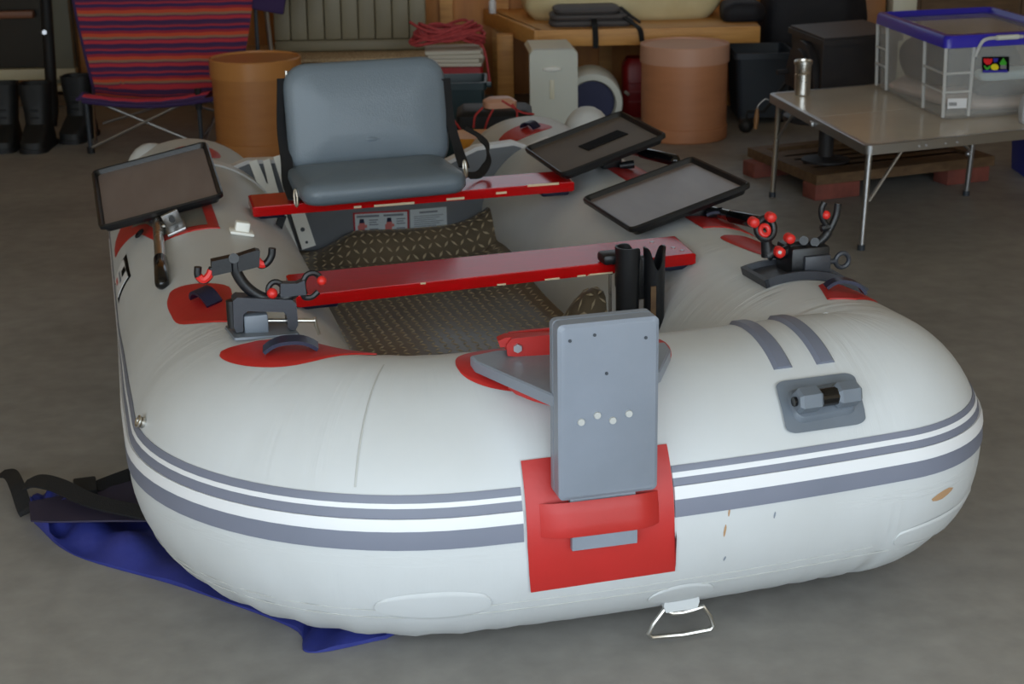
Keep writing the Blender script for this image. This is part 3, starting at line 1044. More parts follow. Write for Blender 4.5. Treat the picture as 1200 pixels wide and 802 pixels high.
# ------------------------------------------------------------------ things aboard
# red seat boards
def plank(label, pts, z, th):
    """pts: left-back, left-front, right-front, right-back outline in boat axes"""
    c = np.mean(np.array(pts), 0)
    o = bthing('seat_board', label, 'board', (c[0], c[1], z - th), 'red seat boards across the boat')
    P = [np.array(p, float) for p in pts]
    cen = sum(P) / 4
    ins = lambda d: [tuple(p + (cen - p) / np.linalg.norm(cen - p) * d) for p in P]
    lo, hi = ins(0.006), ins(0.006)
    full = [tuple(p) for p in P]
    m_ = MB()
    m_.loft([[(p[0], p[1], zz) for p in pp] for pp, zz in ((lo, z - th), (full, z - th + 0.003), (full, z - 0.003), (hi, z))])
    m_.build('plank', 'red_board', o, sharp=25)
    return o


front = plank('wider red seat board nearest the bow, with paint chips along its front edge', [(-0.480, 0.824), (-0.481, 0.650), (0.452, 0.704), (0.466, 0.868)], 0.53, 0.027)
rear = plank('narrower red seat board near the stern under the grey seat', [(-0.475, 1.655), (-0.479, 1.505), (0.410, 1.518), (0.426, 1.667)], 0.53, 0.027)
for x, w in ((-0.02, 0.02), (0.10, 0.035), (0.17, 0.02), (0.215, 0.06), (-0.2, 0.012), (0.33, 0.015)):
    yy = 0.650 + 0.054 * (x + 0.481) / 0.933
    MB().box((x, yy - 0.0004, 0.5055 if w > 0.018 else 0.5275), (w, 0.002, 0.0035)).build('paint_chip', 'chip', front)
for x, w, zz in ((-0.10, 0.11, 0.507), (-0.2, 0.02, 0.508), (0.07, 0.05, 0.509), (0.2, 0.03, 0.515), (0.32, 0.09, 0.5285)):
    MB().box((x, 1.505 + 0.013 * (x + 0.479) / 0.889 - 0.0004, zz), (w, 0.002, 0.006)).build('paint_chip', 'chip', rear)
for sd, yy in ((-0.43, 0.735), (0.40, 0.775)):
    MB().box((sd, yy, 0.4945), (0.09, 0.10, 0.018), bev=0.006).build('end_pad', 'navy', front)
for u_, v_ in ((0.39, 0.83), (0.42, 0.765), (0.43, 0.735)):
    MB().cyl((u_, v_, 0.5295), (u_, v_, 0.5315), 0.005, n=10).build('screw', 'zinc', front)
for sd in (-0.43, 0.365):
    MB().box((sd, 1.59, 0.4945), (0.08, 0.09, 0.018), bev=0.006).build('end_pad', 'navy', rear)

# folding boat seat
seat = bthing('boat_seat', 'padded grey vinyl folding seat with backrest on the rear red board', 'seat', (-0.11, 1.60, 0.53))


def cushion(w, d, h, r, m_, bulge=0.012):
    lp = []
    for k, (ins, z) in enumerate(((0.030, 0.0), (0.010, 0.006), (0.0, 0.02), (0.0, h - 0.022), (0.008, h - 0.008), (0.028, h), (0.07, h + bulge * 0.6), (0.11, h + bulge))):
        lp.append(rr(w - 2 * ins, d - 2 * ins, max(r - ins * 0.6, 0.012), z, 6))
    return MB(m_).loft(lp)


SB = Matrix.Translation((-0.136, 1.578, 0.533)) @ rot(0.02, 0, 0.07)
cushion(0.452, 0.283, 0.062, 0.05, SB).build('seat_cushion', 'vinyl', seat, sharp=60)
SBK = Matrix.Translation((-0.124, 1.768, 0.703)) @ rot(0, 0, 0.045) @ rot(PI / 2 - 0.14, 0, 0)
cushion(0.456, 0.312, 0.054, 0.065, SBK, 0.016).build('backrest', 'vinyl', seat, sharp=60)
MB(SBK).sph((0.0, -0.06, 0.07), 0.012, 10, (1.6, 0.5, 0.25)).build('button', 'vinyl', seat)
for px, py in ((347, 232), (545, 198)):
    c = bv(px, py, 1.51 if px < 400 else 1.57)
    MB().tube([(c[0] + 0.004 * math.cos(a_), c[1] + 0.02 * math.sin(a_) * 0.3, c[2] + 0.022 * math.sin(a_)) for a_ in np.linspace(0, 2 * PI, 12, endpoint=False)], 0.0035, 6, closed=True).build('hinge_ring', 'steel', seat)
for px, py in ((336, 88), (517, 92)):
    c = bv(px, py, 1.77)
    MB().cyl((c[0], c[1], c[2] - 0.012), (c[0], c[1], c[2] + 0.012), 0.005, n=8).build('strap_stud', 'steel', seat)
pts = cr([bv(331, 92, 1.75), bv(331, 150, 1.74), bv(336, 190, 1.69), bv(338, 215, 1.61), bv(345, 234, 1.51)], 6)
MB().ribbon(pts, 0.034, 0.004, (1, 0.5, 0.0)).build('strap', 'webbing', seat)
pts = cr([bv(522, 92, 1.75), bv(527, 140, 1.74), bv(537, 175, 1.69), bv(544, 196, 1.59)], 6)
MB().ribbon(pts, 0.03, 0.004, (1, 0.4, 0)).build('strap', 'webbing', seat)
pts = cr([bv(548, 206, 1.61), bv(562, 204, 1.65), bv(571, 190, 1.71), bv(570, 172, 1.77), bv(562, 160, 1.82), bv(545, 150, 1.84)], 6)
MB().ribbon(pts, 0.026, 0.004, (0.2, 1, 0.3)).build('strap_tail', 'webbing', seat)


# accessory trays on arms
def tray(label, c, ang, floor_mt, pad=False, w=0.33, h=0.40):
    m_ = Matrix.Translation(c) @ rot(*[math.radians(x) for x in ang])
    o = bthing('accessory_tray', label, 'tray', (c[0], c[1], c[2] - 0.03), 'black trays on the boat tubes')
    R_ = 0.014
    MB(m_).loft([rr(w - 0.030, h - 0.030, R_, -0.024), rr(w - 0.012, h - 0.012, R_, -0.006), rr(w, h, R_ + 0.006, -0.010), rr(w + 0.002, h + 0.002, R_ + 0.006, 0.0),
                 rr(w - 0.006, h - 0.006, R_ + 0.003, 0.004), rr(w - 0.014, h - 0.014, R_, 0.002), rr(w - 0.026, h - 0.026, R_, -0.0105)], cap0=True, cap1=True).build('tray_rim', 'trayrim', o, sharp=28)
    MB(m_).loft([rr(w - 0.028, h - 0.028, R_, -0.0103), rr(w - 0.030, h - 0.030, R_, -0.0085)]).build('tray_floor', floor_mt, o)
    if pad:
        MB(m_).box((0.03, 0.0, -0.0075), (0.13, 0.075, 0.003), rot(0, 0, 0.1)).build('hook_pad', 'l_black', o)
    return o, m_


trl, mL = tray('black tray with a worn brown floor on the left tube, beside a steel arm', (-0.715, 1.73, 0.566), (10, -11.4, -1.2), 'tray')
trr, mR = tray('black tray with a small black pad on its floor, right rear', (0.528, 1.715, 0.598), (0, -16.7, 0), 'tray_dull', True, 0.322, 0.39)
trf, mF = tray('black tray with a smooth shiny floor beside the right end of the front red board', (0.54, 1.16, 0.57), (-1.5, -16.0, 0.5), 'tray')


def arm(o, a_, b2, steel_to, blk_from, r_=0.0135):
    A, B = np.array(a_, float), np.array(b2, float)
    MB().tube([A, A + (B - A) * steel_to], r_, 16).build('arm_tube', 'steel', o)
    e = B
    k = A + (B - A) * blk_from
    d = (B - A) / np.linalg.norm(B - A)
    g = MB().tube([k, k + d * 0.004, e - d * 0.014, e - d * 0.004, e], [r_ + 0.001, r_ + 0.003, r_ + 0.003, r_ * 0.8, r_ * 0.3], 16)
    g.build('arm_grip', 'blackgloss', o)


arm(trl, (-0.722, 1.60, 0.505), tuple(bz(190, 334, 0.49)), 0.75, 0.66)
arm(trr, (0.60, 1.88, 0.560), tuple(bz(795, 189, 0.565)), 0.9, 0.55)
arm(trf, (0.60, 1.26, 0.515), tuple(bz(903, 264, 0.545)), 0.75, 0.62)
# left bracket: aluminium angle with bolts
bb = hitpx(207, 268)
mb_ = frame_on(bb[0], bb[1])
MB(mb_).box((0.01, 0, 0.006), (0.10, 0.05, 0.008), bev=0.002).box((-0.01, 0, 0.026), (0.008, 0.045, 0.042), rot(0, 0.3, 0), bev=0.002).build('bracket', 'alu', trl)
MB(mb_).cyl((-0.004, -0.0, 0.026), (0.006, 0.0, 0.029), 0.008, n=10).build('bolt', 'rubber', trl)
MB().tube([(-0.722, 1.47, 0.505), (-0.68, 1.47, 0.507), (-0.655, 1.475, 0.51)], 0.006, 8).build('cross_pin', 'steel', trl)
for (o_, u_, v_) in ((trr, 0.575, 1.72), (trf, 0.595, 1.10)):
    MB().box((u_, v_, 0.545 if o_ is trr else 0.53), (0.06, 0.09, 0.05 if o_ is trr else 0.03), bev=0.008).build('mount_block', 'black', o_)
    MB().cyl((u_ + 0.02, v_ - 0.05, 0.53), (u_ + 0.06, v_ - 0.06, 0.535), 0.012, n=12).build('clamp_knob', 'black', o_)
MB().box((-0.722, 1.60, 0.505), (0.05, 0.07, 0.03), bev=0.008).build('mount_block', 'black', trl)
MB(frame_on(*hitpx(168, 278))).tube([(0.014 * math.cos(a_), 0.012 * math.sin(a_), 0.014) for a_ in np.linspace(0, 2 * PI, 10, endpoint=False)], 0.004, 6, closed=True).build('pull_ring', 'rubber', trl)

# white slotted bars leaning on the transom
def bar(label, pts, w, fork):
    o = bthing('drilled_bar', label, 'bar', tuple(pts[0]), 'white drilled bars at the transom')
    A, B = np.array(pts[0]), np.array(pts[1])
    d = (B - A) / np.linalg.norm(B - A)
    sd = np.cross(d, [0, 1, 0]); sd /= np.linalg.norm(sd)
    Lb = np.linalg.norm(B - A)
    nrm = np.cross(sd, d)
    ax = (sd, d, nrm, A)
    if fork:
        poly = [(-w / 2, 0), (w / 2, 0), (w * 0.55, Lb * 0.72), (w * 0.62, Lb), (w * 0.12, Lb), (w * 0.02, Lb * 0.76), (-w * 0.06, Lb * 0.74), (-w * 0.2, Lb * 0.97), (-w * 0.62, Lb * 0.97), (-w * 0.5, Lb * 0.70)]
    else:
        poly = [(-w / 2, 0), (w / 2, 0), (w * 0.42, Lb), (-w * 0.42, Lb)]
    MB().prism(poly, -0.006, 0.006, ax).build('bar_body', 'offwhite', o, sharp=20)
    for t_ in (0.06, 0.2, 0.62):
        p = A + d * Lb * t_ + sd * 0.002
        q = nrm * (1 if (nrm @ (loc(ORI) - A)) > 0 else -1)
        MB().cyl(p + q * 0.0055, p + q * 0.0068, 0.0045 if t_ != 0.2 else 0.007, n=10).build('bolt_hole', 'slate', o)


bar('forked white drilled bar leaning on the transom left of the seat', (bv(342, 300, 2.14), bv(303, 186, 2.175)), 0.05, True)
bar('straight white drilled bar leaning on the transom behind the seat strap', (bv(362, 290, 2.13), bv(327, 182, 2.175)), 0.044, False)
MB().box(bv(328, 262, 1.62), (0.02, 0.012, 0.05), rot(0, 0.4, 0)).build('strap_end', 'rubber', rear)

# ------------------------------------------------------------------ left rod rest: clamp on a grey block, hooked arms
VH = 0.39
hl = lambda px, py, dv=0.0: bv(px, py, VH + dv)
blk = hl(298, 392)
MBL = frame_on(*hitpx(306, 388))
rb = MB(MBL).loft([rr(0.10, 0.13, 0.006, 0.0), rr(0.098, 0.128, 0.006, 0.005)])
rbo = rb.build('rod_base', 'grey_plastic', boat)
c0, c1 = hl(286, 391), hl(313, 367)
cx_, cz_ = (c0[0] + c1[0]) / 2, (c0[2] + c1[2]) / 2
MB().box((cx_, VH + 0.012, cz_ - 0.004), (c1[0] - c0[0], 0.055, c1[2] - c0[2] + 0.012), bev=0.004).build('mount_post', 'grey_plastic', rbo)

rod = bthing('rod_rest', 'black rod rest with red-lined hooks clamped on the left tube', 'rod holder', tuple(hl(300, 366)))
ax = ((1, 0, 0), (0, 0, 1), (0, 1, 0), (0, 0, 0))
P2 = lambda *pp: [(hl(*p)[0], hl(*p)[2]) for p in pp]
MB().prism(P2((272, 350), (277, 346), (341, 349), (346, 354), (348, 378), (345, 384), (339, 384), (336, 380), (335, 368), (331, 363), (289, 362), (284, 366), (284, 386), (276, 387), (273, 381)), VH - 0.018, VH + 0.022, ax).build('clamp_frame', 'dark_plastic', rod, sharp=30)
MB().cyl(hl(271, 352), hl(271, 352) + np.array([0, 0, -0.055]), 0.011, n=12).build('clamp_jaw', 'black', rod)
MB().cyl(hl(313, 376), hl(369, 376), 0.0045, n=10).build('clamp_screw', 'steel', rod)
MB().tube([hl(369, 372), hl(370, 380), hl(374, 392)], 0.0035, 8).build('screw_handle', 'steel', rod)
arm_p = cr([hl(276, 304), hl(277, 318), hl(285, 332), hl(297, 343), hl(312, 350), hl(328, 351), hl(340, 346), hl(350, 339)], 6)
MB().tube(arm_p, [0.011] * len(arm_p), 12).build('curved_arm', 'black', rod)
MB().prism(P2((247, 305), (270, 300), (271, 317), (248, 322)), VH - 0.012, VH + 0.012, ax).prism(P2((277, 299), (299, 292), (304, 293), (303, 311), (279, 317)), VH - 0.012, VH + 0.012, ax).build('cross_bar', 'black', rod, sharp=25)
MB().cyl(hl(274, 303, -0.016), hl(274, 303, 0.016), 0.010, n=12).build('pivot', 'black', rod)
for pts in ([(249, 314), (245, 324), (238, 329), (232, 323), (232, 313)], [(301, 306), (306, 311), (313, 308), (318, 300), (319, 291)]):
    w = cr([hl(*p) for p in pts], 6)
    hk = MB().tube(w, 0.0075, 10).build('hook', 'black', rod)
    MB().tube([p + np.array([0, -0.003, 0.0025]) for p in (w[2:18] if pts[0][0] < 260 else w[0:10])], 0.0078, 8).build('hook_lining', 'redrub', hk, label='red lining')
ringa = [(323 + 8.5 * math.cos(a_), 340 + 9.5 * math.sin(a_)) for a_ in np.linspace(0.7, 5.6, 16)]
MB().tube([hl(*p) for p in ringa], 0.006, 8).build('rod_ring', 'black', rod)
MB().sph(hl(319, 344, -0.006), 0.011, 12).build('ring_pad', 'redrub', rod, label='red pad')
MB().prism(P2((328, 331), (347, 331), (356, 327), (358, 344), (347, 345), (328, 347)), VH - 0.011, VH + 0.011, ax).build('grip_block', 'dark_plastic', rod, sharp=25)
ringb = cr([(357, 345), (355, 333), (359, 323), (367, 320), (374, 324), (375, 331)], 5)
MB().tube([hl(*p) for p in ringb], 0.006, 8).build('rod_ring', 'black', rod)
ringc = cr([(355, 345), (358, 349), (366, 348), (373, 342)], 5)
MB().tube([hl(*p) for p in ringc], 0.006, 8).build('rod_ring', 'black', rod)
MB().sph(hl(377, 329, -0.006), 0.010, 12).build('ring_pad', 'redrub', rod, label='red pad')

# ------------------------------------------------------------------ right rod rest on a saddle
VR = 0.45
hr = lambda px, py, dv=0.0: bv(px, py, VR + dv)
sad = bthing('rod_holder', 'black rod holder with red knobs on a saddle over the right tube', 'rod holder', tuple(hr(950, 326)))
SA, SBm = SV(0.395, 1), SV(0.525, 1)
vs, fs = [], []
nn = 22
for i in range(nn + 1):
    dg = 107 - (107 - 54) * i / nn
    for s, kk in ((SA, 0.001), (SA, 0.020), (SA + 0.008, 0.020), (SA + 0.010, 0.008), (SBm - 0.010, 0.008), (SBm - 0.008, 0.020), (SBm, 0.020), (SBm, 0.001)):
        vs.append(surf(s, dg, kk))
for i in range(nn):
    for j in range(7):
        fs.append((i * 8 + j, i * 8 + j + 1, i * 8 + j + 9, i * 8 + j + 8))
fs += [tuple(range(8)), tuple(nn * 8 + j for j in range(8))]
MB().add(vs, fs).build('saddle', 'dark_plastic', sad, sharp=30)
MB().add([surf(s, d, kk) for d in (107, 105) for s, kk in ((SA, 0.001), (SBm, 0.001), (SBm, 0.02), (SA, 0.02))], [(0, 1, 2, 3), (4, 5, 6, 7), (0, 1, 5, 4), (1, 2, 6, 5), (2, 3, 7, 6), (3, 0, 4, 7)]).build('saddle_lip', 'dark_plastic', sad)
q0, q1 = hr(920, 326), hr(967, 284)
bxc = ((q0[0] + q1[0]) / 2, VR + 0.012, (q0[2] + q1[2]) / 2)
bw, bh = q1[0] - q0[0], q1[2] - q0[2]
MB().box(bxc, (bw, 0.085, bh), bev=0.008).build('holder_body', 'black', sad)
MB().box((bxc[0] + 0.012, VR - 0.034, bxc[2] - 0.006), (bw * 0.66, 0.012, bh * 0.68), bev=0.003).build('body_plate', 'dark_plastic', sad)
MB().tube([hr(924, 290), hr(945, 288), hr(962, 286)], [0.012, 0.011, 0.010], 10).build('top_bar', 'black', sad)
MB().tube([hr(898, 300), hr(905, 294), hr(914, 298), hr(926, 292)], [0.015, 0.016, 0.014, 0.011], 12).tube([hr(900, 300), hr(898, 284), hr(896, 276)], [0.015, 0.012, 0.011], 12).build('elbow_arm', 'black', sad)
rcx = hr(897, 268)
MB().tube([rcx + np.array([0.019 * math.cos(a_), 0.006 * math.sin(a_), 0.021 * math.sin(a_)]) for a_ in np.linspace(0, 2 * PI, 22, endpoint=False)], 0.0085, 10, closed=True).build('rod_collar', 'black', sad)
MB().tube([hr(896, 270, -0.016) + np.array([0.0095 * math.cos(a_), 0.004 * math.sin(a_), 0.0095 * math.sin(a_)]) for a_ in np.linspace(0, 2 * PI, 18, endpoint=False)], 0.0055, 8, closed=True).build('collar_liner', 'redrub', sad, label='red liner')
for px, py, r_, dv in ((884, 261, 0.0115, -0.012), (904, 255, 0.0115, -0.012), (926, 280, 0.0115, -0.014), (914, 296, 0.0125, -0.022)):
    c = hr(px, py, dv)
    kb = MB().cyl(c + np.array([0, 0.012, 0]), c + np.array([0, -0.004, 0]), r_, r_ * 0.95, 12)
    kb.sph(c + np.array([0, -0.004, 0]), r_ * 0.93, 12, (1, 0.5, 1))
    kb.build('knob', 'redrub', sad, label='red knob')
MB().cyl(hr(914, 296, -0.032), hr(914, 296, -0.028), 0.004, n=8).build('knob_screw', 'seam', sad)
forks = cr([hr(955, 287), hr(966, 278), hr(974, 266), hr(980, 252), hr(982, 238)], 6)
MB().tube(forks, [0.010] * 10 + [0.008] * (len(forks) - 10), 10).build('fork_arm', 'black', sad)
MB().tube(cr([hr(968, 264), hr(963, 254), hr(963, 244), hr(966, 237)], 6), 0.007, 10).build('fork_arm', 'black', sad)
MB().tube([hr(962, 268), hr(972, 266)], 0.008, 8).build('fork_bridge', 'black', sad)
MB().sph(hr(968, 252, -0.004), 0.010, 12).build('fork_pad', 'redrub', sad, label='red pad')
MB().cyl(hr(942, 282, -0.02), hr(942, 282, 0.02), 0.010, n=12).cyl(hr(955, 284, -0.02), hr(955, 284, 0.02), 0.010, n=12).build('pivot', 'black', sad)
c = hr(987, 305)
MB().tube([c + np.array([0.016 * math.cos(a_), 0, 0.016 * math.sin(a_)]) for a_ in np.linspace(0, 2 * PI, 20, endpoint=False)], 0.0055, 8, closed=True).build('eye_handle', 'dark_plastic', sad)
MB().cyl(hr(966, 307), hr(979, 306), 0.006, n=10).build('eye_bolt', 'dark_plastic', sad)

# ------------------------------------------------------------------ twin tube rod holder on the front board
tw = bthing('twin_rod_tube', 'pair of black upright rod tubes clamped to the front red board', 'rod holder', (0.28, 0.65, 0.30))
VT2 = 0.640
for xa, xb, lab in ((722, 749, 0), (755, 779, 1)):
    A, B = bv(xa, 290, VT2), bv(xb, 288, VT2)
    r_ = (B[0] - A[0]) / 2
    cx = (A[0] + B[0]) / 2
    zt, zb = A[2] + 0.0, 0.30
    n = 28
    lo, li = [], []
    vs, fs = [], []
    for j in range(n):
        a_ = 2 * PI * j / n
        # notched mouth: cut-outs towards the stern for one, both ways for the other
        ph_ = a_ - PI / 2 if lab == 0 else (a_ - PI * 0.5)
        dip = max(0, math.cos(a_ - (0.2 if lab == 0 else -PI / 2))) ** 6 * 0.05
        if lab: dip = max(dip, max(0, math.cos(a_ - PI / 2)) ** 6 * 0.05)
        for rad, z in ((r_ * 0.92, zb), (r_ * 0.97, zb + 0.14), (r_ * 1.0, zt - 0.03 - dip), (r_ * 1.06, zt - dip), (r_ * 0.88, zt - dip), (r_ * 0.80, zb + 0.02)):
            vs.append((cx + rad * math.cos(a_), VT2 + rad * math.sin(a_), z))
    k = 6
    for j in range(n):
        for i in range(k - 1):
            a_, c = j * k + i, ((j + 1) % n) * k + i
            fs.append((a_, c, c + 1, a_ + 1))
    fs.append(tuple(j * k for j in range(n))[::-1])
    fs.append(tuple(j * k + 5 for j in range(n)))
    MB().add(vs, fs).build('rod_tube', 'black', tw, sharp=40)
A = bv(716, 303, 0.68)
MB().box((A[0] + 0.015, 0.69, 0.542), (0.075, 0.055, 0.024), bev=0.008).box((A[0] + 0.03, VT2 + 0.004, 0.515), (0.06, 0.03, 0.07), bev=0.006).build('clamp', 'black', tw)
c = bv(715, 320, 0.72)
MB().cyl((c[0], 0.72, 0.5035), (c[0], 0.72, 0.495), 0.010, n=10).cyl((c[0], 0.72, 0.50), (c[0], 0.72, 0.40), 0.004, n=8).build('clamp_screw', 'steel', tw)
cc_ = bv(752, 320, VT2)
MB().box((cc_[0], VT2 + 0.01, 0.50), (0.03, 0.02, 0.10), bev=0.004).build('joining_web', 'black', tw)
cc_ = bv(766, 335, VT2 - 0.028)
MB().box((cc_[0], VT2 - 0.0265, 0.45), (0.012, 0.004, 0.075)).build('sticker', 'oldwood', tw)

# ------------------------------------------------------------------ bow bracket: upright grey board, wing plate, red hinge arm
bow = bthing('bow_bracket', 'grey upright board on a grey wing plate strapped to the bow by a red pocket', 'bracket', (-0.09, -0.20, 0.41))
zb_, zt_ = bv(708, 582, -0.232)[2], bv(708, 377, -0.232)[2]
MU = Matrix.Translation((-0.070, -0.213, (zb_ + zt_) / 2)) @ rot(-PI / 2, 0, 0) @ rot(0, 0, 0)
hh = zt_ - zb_
MB(MU).loft([rr(0.166, hh - 0.012, 0.008, -0.020), rr(0.178, hh, 0.01, -0.016), rr(0.178, hh, 0.01, 0.010), rr(0.174, hh - 0.004, 0.01, 0.0125), rr(0.178, hh, 0.01, 0.015), rr(0.178, hh, 0.01, 0.030), rr(0.168, hh - 0.010, 0.008, 0.034)][::-1]).build('upright_board', 'grey_board', bow, sharp=30)
# tongue, follows the bow face under the strap
tg = []
for dg in np.linspace(hitpx(700, 560)[1], hitpx(706, 636)[1], 9):
    s0t, s1t = hitpx(667, 600)[0], hitpx(744, 590)[0]
    tg.append([surf(s0t, dg, 0.006), surf(s1t, dg, 0.006), surf(s1t, dg, 0.018), surf(s0t, dg, 0.018)])
MB().loft(tg).build('tongue', 'grey_board', bow, sharp=30)
for px, py in ((681, 495), (700, 487), (718, 493), (737, 485)):
    c = bv(px, py, -0.234)
    MB().cyl((c[0], -0.2325, c[2]), (c[0], -0.2365, c[2]), 0.0065, 0.006, 12).build('screw_cap', 'seam', bow)
for px, py in ((668, 400), (697, 393), (757, 396), (711, 438)):
    c = bv(px, py, -0.234)
    MB().cyl((c[0], -0.2325, c[2]), (c[0], -0.2345, c[2]), 0.003, n=8).build('screw_hole', 'slate', bow)
zw = 0.568
wing = [bz(551, 417, zw)[:2], bz(557, 423, zw)[:2], bz(648, 463, zw)[:2], (-0.04, -0.22), bz(774, 434, zw)[:2], bz(786, 409, zw)[:2], bz(780, 401, zw)[:2], bz(580, 411, zw)[:2]]
wing = [tuple(map(float, p)) for p in wing]
cen = np.mean(np.array(wing), 0)
ins = [tuple(np.array(p) + (cen - np.array(p)) * 0.02) for p in wing]
MB().loft([[(p[0], p[1], z) for p in q] for q, z in ((wing, zw - 0.022), (wing, zw - 0.003), (ins, zw))]).build('wing_plate', 'grey_board', bow, sharp=25)
MB().prism(smooth_outline([(-0.20, -0.06), (-0.12, -0.2), (0.02, -0.18), (0.05, -0.05), (-0.08, 0.0)], 4), zw - 0.034, zw - 0.022).build('wing_foot', 'red_pvc', bow)
# red hinge arm: channel on the wing plate, with a pivot bolt
pa, pb = bz(606, 417, zw), bz(660, 414, zw)
d_ = pb - pa; d_ /= np.linalg.norm(d_)
sd_ = np.array([-d_[1], d_[0], 0])
hx = [(-0.018, 0.002), (0.0, -0.0005), (0.11, 0.0), (0.11, 0.04), (0.02, 0.036), (-0.01, 0.034), (-0.02, 0.022)]
for off_ in (-0.002, 0.036):
    MB().prism(hx, -0.003, 0.003, (d_, (0, 0, 1), sd_, pa + sd_ * off_)).build('hinge_cheek', 'red_pvc', bow, sharp=30)
MB().prism([(-0.03, 0.016), (0.11, 0.018), (0.11, 0.036), (-0.02, 0.034), (-0.034, 0.028)], 0.004, 0.030, (d_, (0, 0, 1), sd_, pa)).build('hinge_arm', 'red_pvc', bow, sharp=30)
bc = pa + np.array([0, 0, 0.017])
MB().cyl(bc - sd_ * 0.012, bc + sd_ * 0.042, 0.0085, n=6).build('pivot_bolt', 'zinc', bow)

# ------------------------------------------------------------------ blue tarp bag under the bow
tarp = wthing('tarp_bag', 'blue tarpaulin carry bag flattened under the left bow', 'bag', (-0.7, 3.1, 0.0))
top = [at_z(34, 588, 0.01), at_z(80, 579, 0.02), at_z(160, 556, 0.02), (-0.60, 3.60, 0.004), (-0.2, 3.45, 0.004), (0.05, 3.05, 0.004)]
bot = [at_z(40, 614, 0.0), at_z(88, 652, 0.0), at_z(215, 690, 0.0), at_z(342, 737, 0.0), at_z(362, 766, 0.0), at_z(452, 750, 0.0)]
TC, BC = cr(top, 8), cr(bot, 8)
TC = [np.array(p) for p in TC]
nA, nB = len(TC), 16
vs, fs = [], []
for i in range(nA):
    for j in range(nB + 1):
        t_ = j / nB
        p = BC[i] * (1 - t_) + TC[i] * t_
        lb_ = loc(p)
        Cn, _ = cl(min(max(SS[np.linalg.norm(CC[:, :2] - lb_[:2], axis=1).argmin()], 0), L5))
        dd_ = np.linalg.norm(Cn[:2] - lb_[:2])
        under = Cn[2] - math.sqrt(max(TR ** 2 - dd_ ** 2, 0)) if dd_ < TR else 0.2
        wr = 0.022 + 0.018 * math.sin(i * 0.55 + j * 0.35) + 0.012 * math.sin(i * 1.3 - j * 0.8)
        wr *= min(1, 4 * t_ + 0.15) * (1 if t_ < 0.97 else 0.7)
        vs.append((p[0], p[1], max(0.003, min(wr + 0.004, under - 0.006))))
k = nB + 1
for i in range(nA - 1):
    for j in range(nB):
        fs.append((i * k + j, (i + 1) * k + j, (i + 1) * k + j + 1, i * k + j + 1))
n0 = len(vs)
vs2 = vs + [(p[0], p[1], 0.001) for p in vs]
per = [i * k for i in range(nA)] + [(nA - 1) * k + j for j in range(1, k)] + [i * k + nB for i in range(nA - 2, -1, -1)] + [j for j in range(nB - 1, 0, -1)]
fs += [(per[i], per[(i + 1) % len(per)], n0 + per[(i + 1) % len(per)], n0 + per[i]) for i in range(len(per))]
MB().add(vs2, fs).build('tarp_sheet', 'tarp', tarp, sharp=50)
fl_ = [at_z(34, 590, 0.04), at_z(60, 585, 0.045), at_z(130, 572, 0.05), at_z(170, 560, 0.04)]
fb_ = [at_z(36, 612, 0.045), at_z(62, 613, 0.055), at_z(128, 612, 0.06), at_z(180, 612, 0.05)]
va, vb = cr(fl_, 6), cr(fb_, 6)
MB().loft([list(va), [p + np.array([0, 0, 0.004]) for p in va], [p + np.array([0, 0, 0.004]) for p in vb], list(vb)], cap0=False, cap1=False, closed=False).build('shaded_fold', 'tarp_shade', tarp, sharp=50)  # layer over the upper tarp, coloured dark for the shadow there
MB().ribbon(cr([at_z(0, 556, 0.03), at_z(12, 556, 0.04), at_z(20, 570, 0.05), at_z(28, 594, 0.03), at_z(32, 602, 0.02)], 6), 0.035, 0.004, (0.8, 0.5, 0.3)).build('strap', 'webbing', tarp)
MB().ribbon(cr([at_z(28, 570, 0.05), at_z(44, 564, 0.07), at_z(70, 570, 0.085), at_z(110, 588, 0.085), at_z(180, 604, 0.075)], 6), 0.04, 0.005, (0.1, 1, 0.25)).build('strap', 'webbing', tarp)
MB().ribbon(cr([at_z(78, 578, 0.05), at_z(110, 572, 0.06), at_z(158, 555, 0.05)], 6), 0.035, 0.005, (0.1, 1, 0.2)).build('strap', 'webbing', tarp)
c = at_z(100, 571, 0.075)
MB().box(c, (0.05, 0.05, 0.02), rot(0.3, 0, 0.3), bev=0.004).build('buckle', 'rubber', tarp)


# ================================================================== BACKGROUND
# fibre drums
def drum(label, c, r_, h, mt, lid):
    o = wthing('fibre_drum', label, 'drum', (c[0], c[1], 0), 'brown fibre drums')
    MB().lathe([(r_ * 0.965, 0.0), (r_ * 0.985, 0.006), (r_ * 0.985, h * 0.14), (r_ * 0.965, h * 0.145), (r_ * 0.965, h - 0.02)], 48, (c[0], c[1], 0)).build('drum_body', mt, o, sharp=30)
    MB().lathe([(r_ * 0.966, h - 0.085), (r_, h - 0.085), (r_, h - 0.005), (r_ * 0.985, h), (r_ * 0.955, h), (r_ * 0.945, h - 0.008), (0.001, h - 0.008)], 48, (c[0], c[1], 0)).build('drum_lid', lid, o, sharp=30)
    return o


drum('brown fibre drum behind the left tray, beside the striped chair', (-1.175, 7.49), 0.213, 0.448, 'cardboard', 'lidbrown')
drum('tan fibre drum with a pinkish lid in front of the workbench', (0.850, 7.67), 0.213, 0.452, 'cardboard2', 'lidpink')

